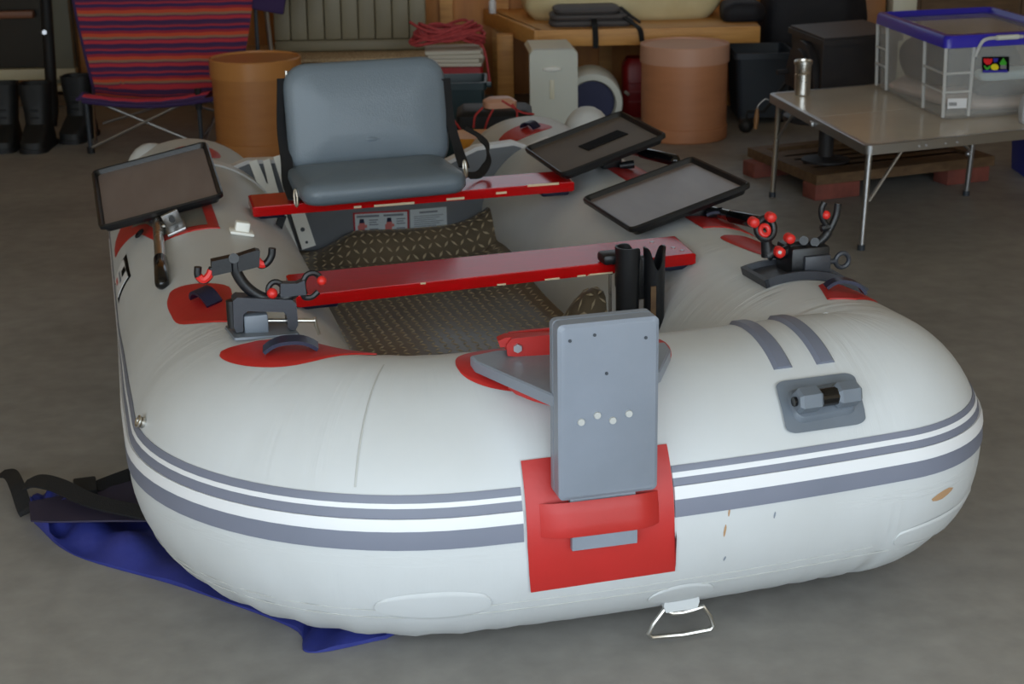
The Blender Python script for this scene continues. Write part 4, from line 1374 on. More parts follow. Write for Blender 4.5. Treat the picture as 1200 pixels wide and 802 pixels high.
# camp chair with striped cover
chair = wthing('camp_chair', 'low folding camp chair with a red and purple striped cover at the left', 'chair', (-1.65, 7.7, 0))
nx, ny = 26, 30
prof = cr([(0, 7.50, 0.262), (0, 7.53, 0.285), (0, 7.70, 0.245), (0, 7.86, 0.27), (0, 7.97, 0.45), (0, 8.06, 0.68), (0, 8.12, 0.86)], 5)
fb_ = MB()
uvs = []
lens = [0]
for a_, c in zip(prof[:-1], prof[1:]): lens.append(lens[-1] + np.linalg.norm(c - a_))
for layer in (0, 1):
    for i, p in enumerate(prof):
        tt = i / (len(prof) - 1)
        xl = -2.02 + 0.05 * math.sin(tt * 5) - 0.10 * tt
        xr = -1.43 + 0.22 * tt
        for j in range(nx + 1):
            x = xl + (xr - xl) * j / nx
            sag = -0.03 * math.sin(PI * j / nx) * (1 if tt < 0.5 else 0.2) + 0.0015 * math.sin(j * 1.3 + i * 0.9)
            fb_.v.append((x, p[1] - layer * 0.006 + (0.03 * math.sin(PI * j / nx) if tt > 0.5 else 0), p[2] + sag - layer * 0.004))
            uvs.append((j / nx, lens[i]))
k = nx + 1
n0 = k * len(prof)
for i in range(len(prof) - 1):
    for j in range(nx):
        q = i * k + j
        fb_.f.append((q, q + 1, q + k + 1, q + k)); fb_.f.append((n0 + q + k, n0 + q + k + 1, n0 + q + 1, n0 + q))
fb_.uv = uvs
fb_.build('striped_cover', 'stripes', chair, sharp=0)
MB().tube([(-2.03, 7.50, 0.262)] + [(p[0] * 0 + (-2.02 + 0.05 * math.sin(i / 30 * 5) - 0.10 * i / 30), p[1], p[2]) for i, p in enumerate(prof)], 0.008, 6).build('edge_piping', 'purple', chair)
MB().tube([(-2.0 + 0.63 * j / 12, 7.495, 0.255 - 0.03 * math.sin(PI * j / 12)) for j in range(13)], 0.012, 8).build('edge_piping', 'purple', chair)
xe = (-1.99, -1.46)
for x in xe:
    MB().cyl((x, 7.52, 0.0), (x, 7.52, 0.275), 0.010, n=8).build('leg', 'slate', chair)
    MB().cyl((x, 7.52, 0.0), (x, 7.52, 0.03), 0.018, n=8).build('foot_cap', 'rubber', chair)
for x in (-2.10, -1.25):
    MB().cyl((x, 8.05, 0.0), (x, 8.10, 0.85), 0.010, n=8).build('leg', 'slate', chair)
for a_, c in (((-1.98, 7.53, 0.26), (-1.47, 7.53, 0.03)), ((-1.98, 7.51, 0.03), (-1.47, 7.51, 0.26)), ((-1.455, 7.55, 0.26), (-1.40, 7.78, 0.16)), ((-1.455, 7.55, 0.03), (-1.40, 7.78, 0.2)),
              ((-1.97, 7.55, 0.05), (-2.08, 8.02, 0.30)), ((-1.47, 7.55, 0.05), (-1.3, 8.02, 0.30)), ((-2.05, 8.03, 0.05), (-1.3, 8.03, 0.26)), ((-2.05, 8.05, 0.26), (-1.3, 8.05, 0.05))):
    MB().cyl(a_, c, 0.007, n=8).build('cross_brace', 'alu', chair)
MB().box((-1.15, 8.02, 0.74), (0.16, 0.03, 0.30), rot(0, 0.2, 0), bev=0.01).build('side_wing', 'purple', chair)
MB().cyl((-1.46, 7.52, 0.20), (-1.46, 7.52, 0.30), 0.016, n=8).build('corner_joint', 'rubber', chair)


# rubber boots
def boot(label, x, y, rz):
    o = thing('boot', label, 'boot', (x, y, 0), rz, 'black boots by the left door')
    lp = []
    for z, cx_, w, d in ((0.0, -0.03, 0.105, 0.275), (0.018, -0.03, 0.11, 0.28), (0.02, -0.03, 0.10, 0.27), (0.05, -0.03, 0.102, 0.262), (0.085, -0.01, 0.096, 0.21), (0.12, 0.015, 0.092, 0.14), (0.17, 0.02, 0.10, 0.125), (0.25, 0.02, 0.118, 0.13), (0.31, 0.02, 0.125, 0.135)):
        lp.append([(p[0], p[1], z) for p in rr(w * 1.2, d * 1.1, 0.045, z, 5, 0, cx_)])
    lp += [[(p[0] * 0.9, (p[1] - 0.02) * 0.9 + 0.02, 0.308) for p in lp[-1]], [(p[0] * 0.8, (p[1] - 0.02) * 0.8 + 0.02, 0.15) for p in lp[-1]]]
    MB().loft(lp).build('boot_shell', 'boot', o, sharp=45)
    MB().loft([rr(0.134, 0.315, 0.05, 0.0, 5, 0, -0.03), rr(0.134, 0.315, 0.05, 0.02, 5, 0, -0.03)]).build('sole', 'rubber', o)
    for i in range(4):
        MB().cyl((-0.02, -0.055 + i * 0.004, 0.15 + i * 0.035), (0.02, -0.055 + i * 0.004, 0.15 + i * 0.035), 0.005, n=6).build('lace', 'rubber', o)
    return o


boot('black boot standing at the left edge of the floor', -2.445, 7.72, 0.1)
boot('black boot second from the left edge, laces showing', -2.28, 7.70, 0.03)
boot('black boot nearest to the striped chair', -2.135, 7.92, -0.1)
pl = wthing('black_pole', 'black pole leaning by the left door behind the boots', 'pole', (-2.16, 8.25, 0))
A, B = at_y(62, 130, 8.3), at_y(50, -60, 8.5)
MB().tube([(A[0], 8.25, 0.0), tuple(A), tuple(B)], [0.026, 0.030, 0.030], 10).build('pole_sleeve', 'rubber', pl)
MB().cyl(at_y(50, 38, 8.27), at_y(52, 38, 8.2), 0.012, n=10).build('stud', 'zinc', pl)
pn = at_y(80, 165, 8.6)
MB().box((-2.0, 8.7, 0.11), (0.5, 0.10, 0.2), bev=0.01)

# grey padded panel leaning on the wall, on a low carpeted ledge
ld = wthing('carpet_ledge', 'low ledge covered in speckled beige carpet behind the seat', 'ledge', (-0.75, 8.55, 0))
zl = at_y(400, 68, 8.35)[2]
MB().box((-0.8, 8.6, zl / 2), (1.3, 0.55, zl - 0.02), bev=0.004).build('ledge_body', 'oldwood', ld)
MB().box((-0.8, 8.59, zl - 0.006), (1.32, 0.58, 0.02), bev=0.004).build('ledge_carpet', 'speckle', ld)
pnl = wthing('padded_panel', 'grey-green padded panel with upright seams leaning behind the seat', 'panel', (-0.86, 8.6, zl))
x0, x1 = at_y(322, 40, 8.6)[0], at_y(500, 40, 8.6)[0]
npn = 9
wpn = (x1 - x0) / npn
mm = Matrix.Translation((0, 8.55, zl + 0.008)) @ rot(-0.12, 0, 0)
for i in range(npn):
    MB(mm).box((x0 + wpn * (i + 0.5), 0.03, 0.29), (wpn - 0.003, 0.06, 0.46), bev=0.008, seg=2).build('pad', 'olive', pnl)
MB(mm).box(((x0 + x1) / 2, 0.035, 0.03), (x1 - x0, 0.07, 0.06), bev=0.012).build('bottom_hem', 'olive', pnl)
MB(mm).box(((x0 + x1) / 2, 0.045, 0.28), (x1 - x0 - 0.02, 0.02, 0.5)).build('backing', 'olive', pnl)
for i in range(5):
    MB(mm).box((x0 + wpn * (i + 1), -0.004, 0.33), (0.006, 0.006, 0.05)).build('eyelet_loop', 'zinc', pnl)
MB().cyl(at_y(318, 64, 8.35), at_y(308, -20, 8.5), 0.013, n=10).build('side_tube', 'alu', pnl)

# rope coil on a stack of papers on a red box, teal bin in front
zs0 = at_y(530, 78, 7.8)[2]
rbx = wthing('red_box', 'red box under the paper stack behind the grey seat', 'box', (-0.26, 7.85, 0))
MB().loft([rr(0.25, 0.26, 0.02, 0, cx=-0.26, cy=7.9), rr(0.27, 0.28, 0.02, zs0, cx=-0.26, cy=7.9)]).build('box_body', 'redcan', rbx)
MB().loft([rr(0.285, 0.295, 0.02, zs0 - 0.03, cx=-0.26, cy=7.9), rr(0.285, 0.295, 0.02, zs0 - 0.002, cx=-0.26, cy=7.9)]).build('box_rim', 'redcan', rbx)
zz = zs0
for i in range(4):
    mgz = MB(Matrix.Translation((-0.26 + 0.008 * (-1) ** i, 7.90, zz + 0.010)) @ rot(0, 0, 0.04 * (i - 1.5))).box((0, 0, 0), (0.27, 0.24, 0.018), bev=0.003)
    mo = mgz.build('paper_pad', 'magazines', None)
    tag(mo, ['paper pad at the bottom of the stack under the pink rope', 'second paper pad from the bottom under the pink rope', 'third paper pad from the bottom under the pink rope', 'topmost paper pad directly under the pink rope coil'][i], 'paper', 'paper pads under the rope')
    zz += 0.0195
rp = []
rngp = random.Random(5)
RL = [(rngp.uniform(0.09, 0.19), rngp.uniform(0.05, 0.11), rngp.uniform(-0.03, 0.03), rngp.uniform(-0.02, 0.02), 0.022 + 0.0065 * i, rngp.uniform(0, 6)) for i in range(14)]
for i in range(264):
    lp_i, fr_ = divmod(i, 22)
    if fr_ == 0:
        ra, rb = RL[lp_i], RL[lp_i + 1]
    q = [x * (1 - fr_ / 22) + y * fr_ / 22 for x, y in zip(ra, rb)]
    a_ = i * 2 * PI / 22
    rp.append((-0.29 + q[2] + q[0] * math.cos(a_), 7.87 + q[3] + q[1] * math.sin(a_), zz + 0.012 + q[4] + 0.022 * math.sin(a_ * 2 + q[5])))
rc = wthing('rope_coil', 'pink rope coiled on a stack of paper pads', 'rope', (-0.30, 7.87, zz))
MB().tube(rp, 0.0075, 7).build('rope', 'rope', rc, sharp=0)
MB().tube(cr([(-0.16, 7.84, zz + 0.03), (-0.12, 7.80, zz + 0.02), (-0.10, 7.79, zz - 0.04), (-0.085, 7.80, zz - 0.16)], 5), 0.006, 6).build('loose_end', 'rope', rc)
tb = wthing('teal_bin', 'dark teal plastic bin standing behind the boat, right of the grey seat', 'bin', (-0.19, 6.75, 0))
zt2 = at_y(545, 97, 6.6)[2]
cxT = (at_y(515, 100, 6.6)[0] + at_y(566, 100, 6.6)[0]) / 2
MB().loft([rr(0.16, 0.20, 0.02, 0, cx=cxT, cy=6.72), rr(0.19, 0.24, 0.02, zt2 - 0.03, cx=cxT, cy=6.72), rr(0.21, 0.26, 0.02, zt2 - 0.03, cx=cxT, cy=6.72), rr(0.21, 0.26, 0.02, zt2, cx=cxT, cy=6.72), rr(0.19, 0.24, 0.02, zt2, cx=cxT, cy=6.72), rr(0.15, 0.19, 0.02, zt2 - 0.3, cx=cxT, cy=6.72)]).build('bin_shell', 'teal', tb)
MB().box((cxT + 0.10, 6.62, zt2 - 0.012), (0.05, 0.03, 0.02), bev=0.004).build('rim_latch', 'teal', tb)

# black battery box with red leads behind the stern
bt = wthing('battery_box', 'black box with a pale top and red leads behind the boat stern', 'box', (-0.03, 5.85, 0))
zbt = at_y(582, 128, 5.85)[2]
MB().loft([rr(0.26, 0.2, 0.02, 0, cx=-0.05, cy=5.92), rr(0.28, 0.22, 0.02, zbt - 0.02, cx=-0.05, cy=5.92), rr(0.24, 0.18, 0.02, zbt - 0.004, cx=-0.05, cy=5.92)]).build('box_body', 'rubber', bt)
MB(Matrix.Translation((-0.03, 5.93, zbt)) @ rot(0, 0, 0.2)).loft([rr(0.12, 0.1, 0.03, -0.005), rr(0.12, 0.1, 0.03, 0.018), rr(0.08, 0.07, 0.02, 0.03)]).build('box_top', 'lidpink', bt)
for pts in ([(600, 122), (606, 132), (604, 150), (600, 160)], [(578, 128), (572, 140), (566, 158), (562, 168)], [(566, 126), (557, 136), (555, 150)], [(588, 118), (598, 124), (612, 132), (626, 134)], [(532, 165), (526, 150), (530, 140), (540, 152)]):
    w = cr([at_y(p[0], p[1], 5.74) for p in pts], 6)
    MB().tube(w, 0.004, 6).build('lead_wire', 'wirered', bt)
MB().box(at_y(556, 164, 5.6) - np.array([0, 0, 0.10]), (0.20, 0.14, 0.2), rot(0, 0, 0.3), bev=0.02)
yb = wthing('yellow_tub', 'yellow plastic tub showing just above the boat transom', 'tub', (at_y(562, 165, 5.5)[0], 5.55, 0))
zy = at_y(562, 161, 5.5)[2]
cy_ = at_y(560, 165, 5.5)[0]
MB().loft([rr(0.14, 0.14, 0.04, 0, cx=cy_, cy=5.56), rr(0.17, 0.17, 0.05, zy - 0.02, cx=cy_, cy=5.56), rr(0.18, 0.18, 0.05, zy - 0.02, cx=cy_, cy=5.56), rr(0.18, 0.18, 0.05, zy, cx=cy_, cy=5.56), rr(0.13, 0.13, 0.04, zy - 0.005, cx=cy_, cy=5.56)]).build('tub_shell', 'yellow', yb)

# workbench
YBn = 8.0
bl, br_ = at_y(626, 47, YBn)[0], at_y(891, 40, YBn)[0]
zt3 = at_y(626, 38, YBn)[2] + 0.01
zb3 = at_y(626, 55, YBn)[2]
wbn = wthing('workbench', 'pine workbench with a deep front rail along the back wall', 'workbench', ((bl + br_) / 2, 8.4, 0))
MB().box(((bl + br_) / 2, YBn + 0.02, (zt3 + zb3) / 2), (br_ - bl, 0.04, zt3 - zb3), bev=0.003).build('front_rail', 'wood', wbn)
# left rail runs obliquely back to the wall
lx = at_y(566, 12, 8.95)[0]
ang = math.atan2(lx - bl, 8.95 - YBn)
LL = math.hypot(lx - bl, 8.95 - YBn)
MB().box(((bl + lx) / 2 + 0.02, (YBn + 8.95) / 2, (zt3 + zb3) / 2), (0.04, LL, zt3 - zb3), rot(0, 0, -ang), bev=0.003).build('side_rail', 'wood', wbn)
MB().prism([(bl + 0.02, YBn + 0.03), (br_, YBn + 0.03), (br_, 8.95), (lx + 0.02, 8.95)], zt3 - 0.02, zt3).build('bench_top', 'wood', wbn)
for x, y in ((at_y(592, 70, 8.35)[0], 8.36), (br_ - 0.05, 8.55), (br_ - 0.05, 8.9), (lx + 0.09, 8.9)):
    MB().box((x, y, zb3 / 2 + 0.01), (0.085, 0.085, zb3 + 0.02), bev=0.003).build('leg', 'wood', wbn)
# things on the bench
bt1 = at_y(577, 4, 8.75)
bo = wthing('white_bottle', 'small white bottle standing on the left corner of the workbench', 'bottle', (bt1[0], 8.75, zt3))
MB().lathe([(0.018, 0), (0.020, 0.003), (0.020, 0.06), (0.012, 0.075), (0.008, 0.078), (0.008, 0.09)], 16, (bt1[0], 8.75, zt3)).build('bottle_body', 'white', bo)
MB().lathe([(0.010, 0.09), (0.010, 0.105), (0.008, 0.107)], 14, (bt1[0], 8.75, zt3)).build('bottle_cap', 'cream', bo)


def bundle(name, label, cat, c, s, mt, seed, parts=None, rz=0.0):
    """a lumpy fabric bundle resting on z = c[2]"""
    o = wthing(name, label, cat, c)
    rg_ = np.random.default_rng(seed)
    ph_ = rg_.uniform(0, 6, 6)
    lp = []
    nl = 12
    for i in range(nl):
        t_ = i / (nl - 1)
        kz = math.sin(t_ * PI / 2)
        kr = max(0.02, (1 - (t_ ** 3.2)) ** 0.5) * (0.90 + 0.10 * math.sin(min(t_ * 3, 1) * PI / 2))
        l_ = []
        for p in rr(1, 1, 0.28, 0, 7):
            a_ = math.atan2(p[1], p[0])
            wob = 1 + 0.04 * math.sin(3 * a_ + ph_[0] + 2 * t_) + 0.03 * math.sin(7 * a_ + ph_[1] - 3 * t_) + 0.015 * math.sin(13 * a_ + ph_[2])
            zz_ = c[2] + s[2] * kz * (1 + 0.06 * math.sin(2 * a_ + ph_[3]) + 0.03 * math.sin(5 * a_ + ph_[4])) if i else c[2]
            x_, y_ = p[0] * s[0] * kr * wob, p[1] * s[1] * kr * wob
            l_.append((c[0] + x_ * math.cos(rz) - y_ * math.sin(rz), c[1] + x_ * math.sin(rz) + y_ * math.cos(rz), zz_))
        lp.append(l_)
    MB().loft(lp).build('cloth', mt, o, sharp=0)
    return o


bundle('sheet_bundle', 'beige plastic sheet wrapped round a long bundle on the workbench', 'sheet', (0.62, 8.55, zt3), (1.05, 0.50, 0.18), 'sheet', 3)
g0, g1 = at_y(643, 25, 8.2)[0], at_y(742, 20, 8.2)[0]
gb = wthing('folded_bag', 'grey folded bag with black straps hanging over the workbench edge', 'bag', ((g0 + g1) / 2, 8.19, zt3))
for i, (w, hz, z0) in enumerate(((g1 - g0, 0.034, 0.0), (g1 - g0 - 0.03, 0.03, 0.034), (g1 - g0 - 0.09, 0.03, 0.064))):
    MB(Matrix.Translation(((g0 + g1) / 2 - 0.012 * i, 8.2, zt3 + z0)) @ rot(0, 0, 0.03 * (i - 1))).loft([rr(w - 0.03, 0.22, 0.04, 0.0), rr(w, 0.24, 0.05, hz * 0.4), rr(w - 0.01, 0.235, 0.05, hz * 0.8), rr(w - 0.04, 0.21, 0.04, hz)]).build('fold', 'greybag', gb)
xa = at_y(697, 30, 8.0)[0]
MB().ribbon(cr([(xa, 8.12, zt3 + 0.05), (xa, 8.03, zt3 + 0.02), (xa + 0.002, 7.985, zt3 - 0.005), (xa + 0.004, 7.975, zt3 - 0.09)], 6), 0.028, 0.004, (1, 0, 0)).build('strap', 'webbing', gb)
xa = at_y(752, 35, 8.0)[0]
MB().ribbon(cr([(xa - 0.12, 8.12, zt3 + 0.07), (xa - 0.04, 8.05, zt3 + 0.02), (xa - 0.01, 7.985, zt3 - 0.004), (xa, 7.975, zt3 - 0.06)], 6), 0.026, 0.004, (1, 0.3, 0)).build('strap', 'webbing', gb)
MB().ribbon(cr([(g1 - 0.07, 8.15, zt3 + 0.09), (g1 - 0.02, 8.12, zt3 + 0.05), (g1 + 0.03, 8.12, zt3 + 0.015)], 6), 0.03, 0.006, (0, 1, 0.3)).build('strap', 'webbing', gb)
bundle('dark_bag', 'dark bag lying at the right end of the workbench', 'bag', (at_y(868, 10, 8.3)[0], 8.3, zt3), (0.22, 0.28, 0.10), 'blackcloth', 8)

# cream cabinet appliance
cA, cB = at_y(621, 100, 7.45), at_y(677, 100, 7.45)
ht = at_y(650, 60, 7.45)[2]
cab = wthing('cream_appliance', 'cream upright appliance with an oval front grip in front of the workbench', 'appliance', ((cA[0] + cB[0]) / 2, 7.6, 0))
cxx, cw = (cA[0] + cB[0]) / 2, cB[0] - cA[0]
MB().box((cxx, 7.62, ht * 0.48), (cw - 0.012, 0.33, ht * 0.96 - 0.02), bev=0.012).build('rear_body', 'cream', cab)
MB().loft([[(x, 7.45, z) for x, y, z in [(p[0], 0, p[1] + 0.02 + ht / 2) for p in rr(cw, ht - 0.03, 0.03, 0, 5, cxx, 0)]], [(p[0], 7.49, p[1] + 0.02 + ht / 2) for p in rr(cw + 0.004, ht - 0.025, 0.03, 0, 5, cxx, 0)], [(p[0], 7.50, p[1] + 0.02 + ht / 2) for p in rr(cw - 0.01, ht - 0.035, 0.03, 0, 5, cxx, 0)]]).build('front_panel', 'pet', cab, sharp=30)
tpz = at_y(640, 45, 7.78)[2]
MB().loft([[(cxx - cw / 2, 7.46, ht - 0.012), (cxx + cw / 2, 7.46, ht - 0.012), (cxx + cw / 2 - 0.02, 7.80, ht - 0.012), (cxx - cw / 2 - 0.02, 7.80, ht - 0.012)], [(cxx - cw / 2 + 0.012, 7.475, ht + 0.006), (cxx + cw / 2 - 0.012, 7.475, ht + 0.006), (cxx + cw / 2 - 0.04, 7.79, ht + 0.008), (cxx - cw / 2 - 0.005, 7.79, ht + 0.008)]]).build('top_cover', 'cream', cab, sharp=20)
gp = at_y(647, 81, 7.44)
MB().sph(gp, 0.045, 16, (1, 0.25, 0.3)).build('oval_grip', 'offwhite', cab)
gp2 = at_y(647, 105, 7.445)
MB().box(gp2, (0.022, 0.006, 0.09), bev=0.003).build('front_slot', 'cream', cab)
MB().box((cxx, 7.6, 0.012), (cw - 0.03, 0.26, 0.024)).build('foot_plinth', 'slate', cab)

# pale round-mouthed tub behind the appliance, red can, dark bin etc.
pc = at_y(693, 104, 7.75)
pt = wthing('round_mouth_tub', 'pale tub on its side with a dark blue mouth, right of the cream appliance', 'tub', (pc[0] + 0.02, 7.9, 0))
pr_ = [(0.001, 0.0), (0.14, 0.0), (0.152, 0.02), (0.152, 0.24), (0.146, 0.26), (0.118, 0.262), (0.112, 0.25)]
MB(Matrix.Translation((pc[0] + 0.005, 8.02, 0.155)) @ rot(PI / 2 + 0.02, 0, 0)).lathe(pr_ + [(0.11, 0.06)], 36).build('tub_shell', 'pet', pt, sharp=30)
MB(Matrix.Translation((pc[0] + 0.005, 8.02, 0.155)) @ rot(PI / 2 + 0.02, 0, 0)).lathe([(0.112, 0.20), (0.112, 0.215)], 30).build('tub_inside', 'darkblue', pt)
MB().box((pc[0] + 0.005, 7.88, 0.02), (0.2, 0.2, 0.04), bev=0.008).build('tub_foot', 'pet', pt)
rcn = wthing('red_can', 'dark red can standing under the workbench, half behind the tan drum', 'can', (0.70, 8.25, 0))
cxr = at_y(745, 100, 8.2)[0]
MB().loft([rr(0.18, 0.16, 0.03, 0, cx=cxr + 0.03, cy=8.28), rr(0.19, 0.17, 0.035, 0.01, cx=cxr + 0.03, cy=8.28), rr(0.19, 0.17, 0.035, 0.26, cx=cxr + 0.03, cy=8.28), rr(0.14, 0.13, 0.03, 0.30, cx=cxr + 0.03, cy=8.28)]).build('can_body', 'redcan', rcn)
for z in (0.08, 0.13, 0.18):
    MB().box((cxr + 0.03, 8.193, z), (0.14, 0.006, 0.012), bev=0.003).build('can_rib', 'redcan', rcn)
hpt = at_y(732, 107, 8.19)
MB().tube([(hpt[0], 8.18, hpt[2]), (hpt[0] + 0.02, 8.17, hpt[2] - 0.015)], 0.009, 8).build('can_tap', 'pet', rcn)
bn = wthing('dark_bin', 'slate grey plastic bin between the tan drum and the stove', 'bin', (1.27, 8.1, 0))
b0, b1 = at_y(858, 62, 7.95)[0], at_y(925, 62, 7.95)[0]
zbn = at_y(880, 62, 7.95)[2]
cxb, wbw = (b0 + b1) / 2 + 0.02, b1 - b0
MB().loft([rr(wbw * 0.86, 0.30, 0.03, 0.03, cx=cxb, cy=8.12), rr(wbw, 0.36, 0.03, zbn - 0.03, cx=cxb, cy=8.12), rr(wbw + 0.03, 0.39, 0.03, zbn - 0.03, cx=cxb, cy=8.12), rr(wbw + 0.03, 0.39, 0.03, zbn, cx=cxb, cy=8.12), rr(wbw, 0.36, 0.03, zbn, cx=cxb, cy=8.12), rr(wbw * 0.86, 0.3, 0.03, 0.06, cx=cxb, cy=8.12)]).build('bin_shell', 'slate', bn)
for x in (-0.1, 0.1):
    MB().cyl((cxb + x - 0.012, 8.0, 0.025), (cxb + x + 0.012, 8.0, 0.025), 0.025, n=14).build('wheel', 'rubber', bn)
bundle('black_sack', 'large black fabric sack filling the corner behind the stove', 'sack', (at_y(950, 30, 8.5)[0], 8.55, 0), (0.55, 0.42, 0.72), 'blackcloth', 12)
bundle('black_bag', 'black bag on the floor under the right end of the workbench', 'bag', (1.02, 8.5, 0), (0.30, 0.40, 0.33), 'blackcloth', 21)
# boxes on the right beyond the stove
for lab, px0, px1, py, Y, mt, nm in (('tan cardboard box standing against the back wall right of the black sack', 1003, 1032, -40, 8.85, 'cardboard', 'cardboard_box'), ('cream box on the back wall shelf behind the blue lid', 1030, 1068, -40, 8.75, 'cream', 'cream_box')):
    if nm == 'cream_box': px0 += 10
    a_, c = at_y(px0, 20, Y)[0], at_y(px1, 20, Y)[0]
    o = wthing(nm, lab, 'box', ((a_ + c) / 2, Y, 0))
    MB().box(((a_ + c) / 2, Y, 0.36), (c - a_, 0.22, 0.72), bev=0.006).build('box_body', mt, o)
    MB().box(((a_ + c) / 2, Y, 0.728), (c - a_ + 0.008, 0.228, 0.02), bev=0.004).build('box_lid', mt, o)
    MB().box(((a_ + c) / 2, Y - 0.111, 0.56), ((c - a_) * 0.5, 0.004, 0.03)).build('box_tape', 'speckle', o)
db = wthing('brown_cabinet', 'dark brown cabinet against the back wall at the far right', 'cabinet', (2.75, 8.8, 0))
MB().box((2.75, 8.82, 0.42), (1.1, 0.3, 0.84), bev=0.005).build('cabinet_body', 'oldwood', db)
for x in (2.48, 3.02):
    MB().box((x, 8.665, 0.42), (0.52, 0.02, 0.78), bev=0.004).build('cabinet_door', 'oldwood', db)
    MB().sph((x + (0.2 if x < 2.7 else -0.2), 8.65, 0.45), 0.015, 10).build('knob', 'zinc', db)

# wood stove on a pallet hearth on bricks
SXY = (1.5, 7.02)
hz = 0.105
hA, hB, hC = at_z(884, 176, hz), at_z(957, 206, hz), at_z(1166, 183, hz)
e1, e2 = hC - hB, hA - hB
L_1, L_2 = np.linalg.norm(e1), 1.0
d1 = e1 / L_1
d2 = np.array([-d1[1], d1[0], 0]) * 0.94 + (e2 / np.linalg.norm(e2)) * 0.06
d2 = (e2 / np.linalg.norm(e2))
L_2 = 0.62
org = hB
pal = wthing('hearth_pallet', 'low weathered timber frame on bricks under the stove', 'pallet', tuple(org * [1, 1, 0]))
AX = (d1, d2, (0, 0, 1), (org[0], org[1], 0))
wv = MB


def bx(x0_, x1_, y0_, y1_, z0_, z1_):
    return MB().prism([(x0_, y0_), (x1_, y0_), (x1_, y1_), (x0_, y1_)], z0_, z1_, AX)


bx(0, L_1, 0, 0.06, hz - 0.04, hz).build('frame_board', 'oldwood', pal)
bx(0, 0.06, 0.06, L_2 - 0.06, hz - 0.04, hz).build('frame_board', 'oldwood', pal)
bx(0, L_1, L_2 - 0.06, L_2, hz - 0.04, hz).build('frame_board', 'oldwood', pal)
bx(L_1 - 0.06, L_1, 0.06, L_2 - 0.06, hz - 0.04, hz).build('frame_board', 'oldwood', pal)
for i in range(5):
    y0_ = 0.09 + i * (L_2 - 0.2) / 5
    bx(0.06, L_1 - 0.06, y0_, y0_ + 0.11, hz - 0.035, hz - 0.012).build('deck_board', 'oldwood', pal)
bl_ = ['red brick under the front corner of the stove pallet, nearest the table leg', 'red brick under the right end of the stove pallet', 'red brick under the left end of the stove pallet', 'red brick under the right back of the stove pallet']
for i, (x_, y_) in enumerate(((0.10, 0.05), (L_1 - 0.13, 0.05), (0.06, L_2 - 0.1), (L_1 - 0.13, L_2 - 0.1))):
    q = MB()
    P0 = np.array(org) + d1 * x_ + d2 * y_
    o = MB(Matrix.Rotation(math.atan2(d1[1], d1[0]), 4, 'Z')).box((0, 0, 0.032), (0.21, 0.10, 0.064), bev=0.004).build('brick', 'brick', None)
    o.location = (P0[0], P0[1], 0.0005)
    tag(o, bl_[i], 'brick', 'bricks under the pallet')
st = wthing('wood_stove', 'dark cast iron stove with an arched door behind the camp table', 'stove', (1.55, 7.2, 0))
sc = at_y(966, 45, 6.75)
sB = [at_y(966, 45, 6.98), at_y(1035, 43, 7.10), None, at_y(926, 33, 7.45)]
p0 = np.array([sB[0][0], 6.98]); px_ = np.array([sB[1][0] + 0.1, 7.14]) - p0; py_ = np.array([sB[3][0], 7.45]) - p0
px_ = px_ / np.linalg.norm(px_) * 0.40
ztop = at_y(966, 45, 6.98)[2]
SAX = ((px_[0], px_[1], 0), (py_[0], py_[1], 0), (0, 0, 1), (p0[0], p0[1], 0))


def sb(x0_, x1_, y0_, y1_, z0_, z1_):
    return MB().prism([(x0_, y0_), (x1_, y0_), (x1_, y1_), (x0_, y1_)], z0_, z1_, SAX)


sb(0.02, 0.98, 0.02, 0.98, 0.27, ztop - 0.03).build('stove_body', 'iron', st)
sb(-0.02, 1.02, -0.02, 1.02, ztop - 0.035, ztop - 0.01).build('stove_top', 'iron', st)
sb(0.0, 1.0, 0.0, 1.0, ztop - 0.01, ztop).build('top_plate', 'iron', st)
sb(-0.012, 0.02, 0.0, 0.06, 0.27, ztop - 0.035).build('corner_post', 'iron', st)
# arched door on the left face
uy = np.array([py_[0], py_[1], 0]); ln = np.linalg.norm(uy); uy = uy / ln
ux = np.array([px_[0], px_[1], 0]); ux = ux / np.linalg.norm(ux)
dc = np.array([p0[0], p0[1], 0]) + uy * ln * 0.5
for nm, rd, dep, zb0 in (('door_frame', 0.20, 0.028, 0.29), ('arched_door', 0.165, 0.045, 0.30)):
    zc_ = ztop - 0.035 - 0.205
    arcp = [(rd * math.cos(a_), zc_ + rd * math.sin(a_)) for a_ in np.linspace(0, PI, 18)] + [(-rd, zb0), (rd, zb0)]
    MB().prism(arcp, -0.012, dep, (uy, (0, 0, 1), -ux, dc)).build(nm, 'iron', st, sharp=30)
MB().cyl(dc - ux * 0.05 + uy * 0.13 + np.array([0, 0, 0.36]), dc - ux * 0.10 + uy * 0.13 + np.array([0, 0, 0.36]), 0.012, n=10).build('door_knob', 'iron', st)
cst = np.array([p0[0] + (px_[0] + py_[0]) / 2, p0[1] + (px_[1] + py_[1]) / 2])
MB().cyl((cst[0], cst[1], 0.02), (cst[0], cst[1], 0.28), 0.055, n=20).build('pedestal', 'iron', st)
MB().lathe([(0.16, 0.0), (0.16, 0.015), (0.06, 0.03)], 24, (cst[0], cst[1], 0)).build('pedestal_foot', 'iron', st)
fp = at_z(960, 196, hz)
sx0, sy0 = fp[0] + 0.06, fp[1] + 0.18
stl = wthing('round_stool', 'low black iron stool with a round seat standing on the pallet under the camp table', 'stool', (sx0, sy0, hz - 0.012))
MB().cyl((sx0, sy0, hz - 0.01), (sx0, sy0, 0.27), 0.032, n=16).build('stool_post', 'iron', stl)
MB().lathe([(0.10, 0.0), (0.10, 0.01), (0.035, 0.022)], 24, (sx0, sy0, hz - 0.012)).build('stool_foot', 'iron', stl)
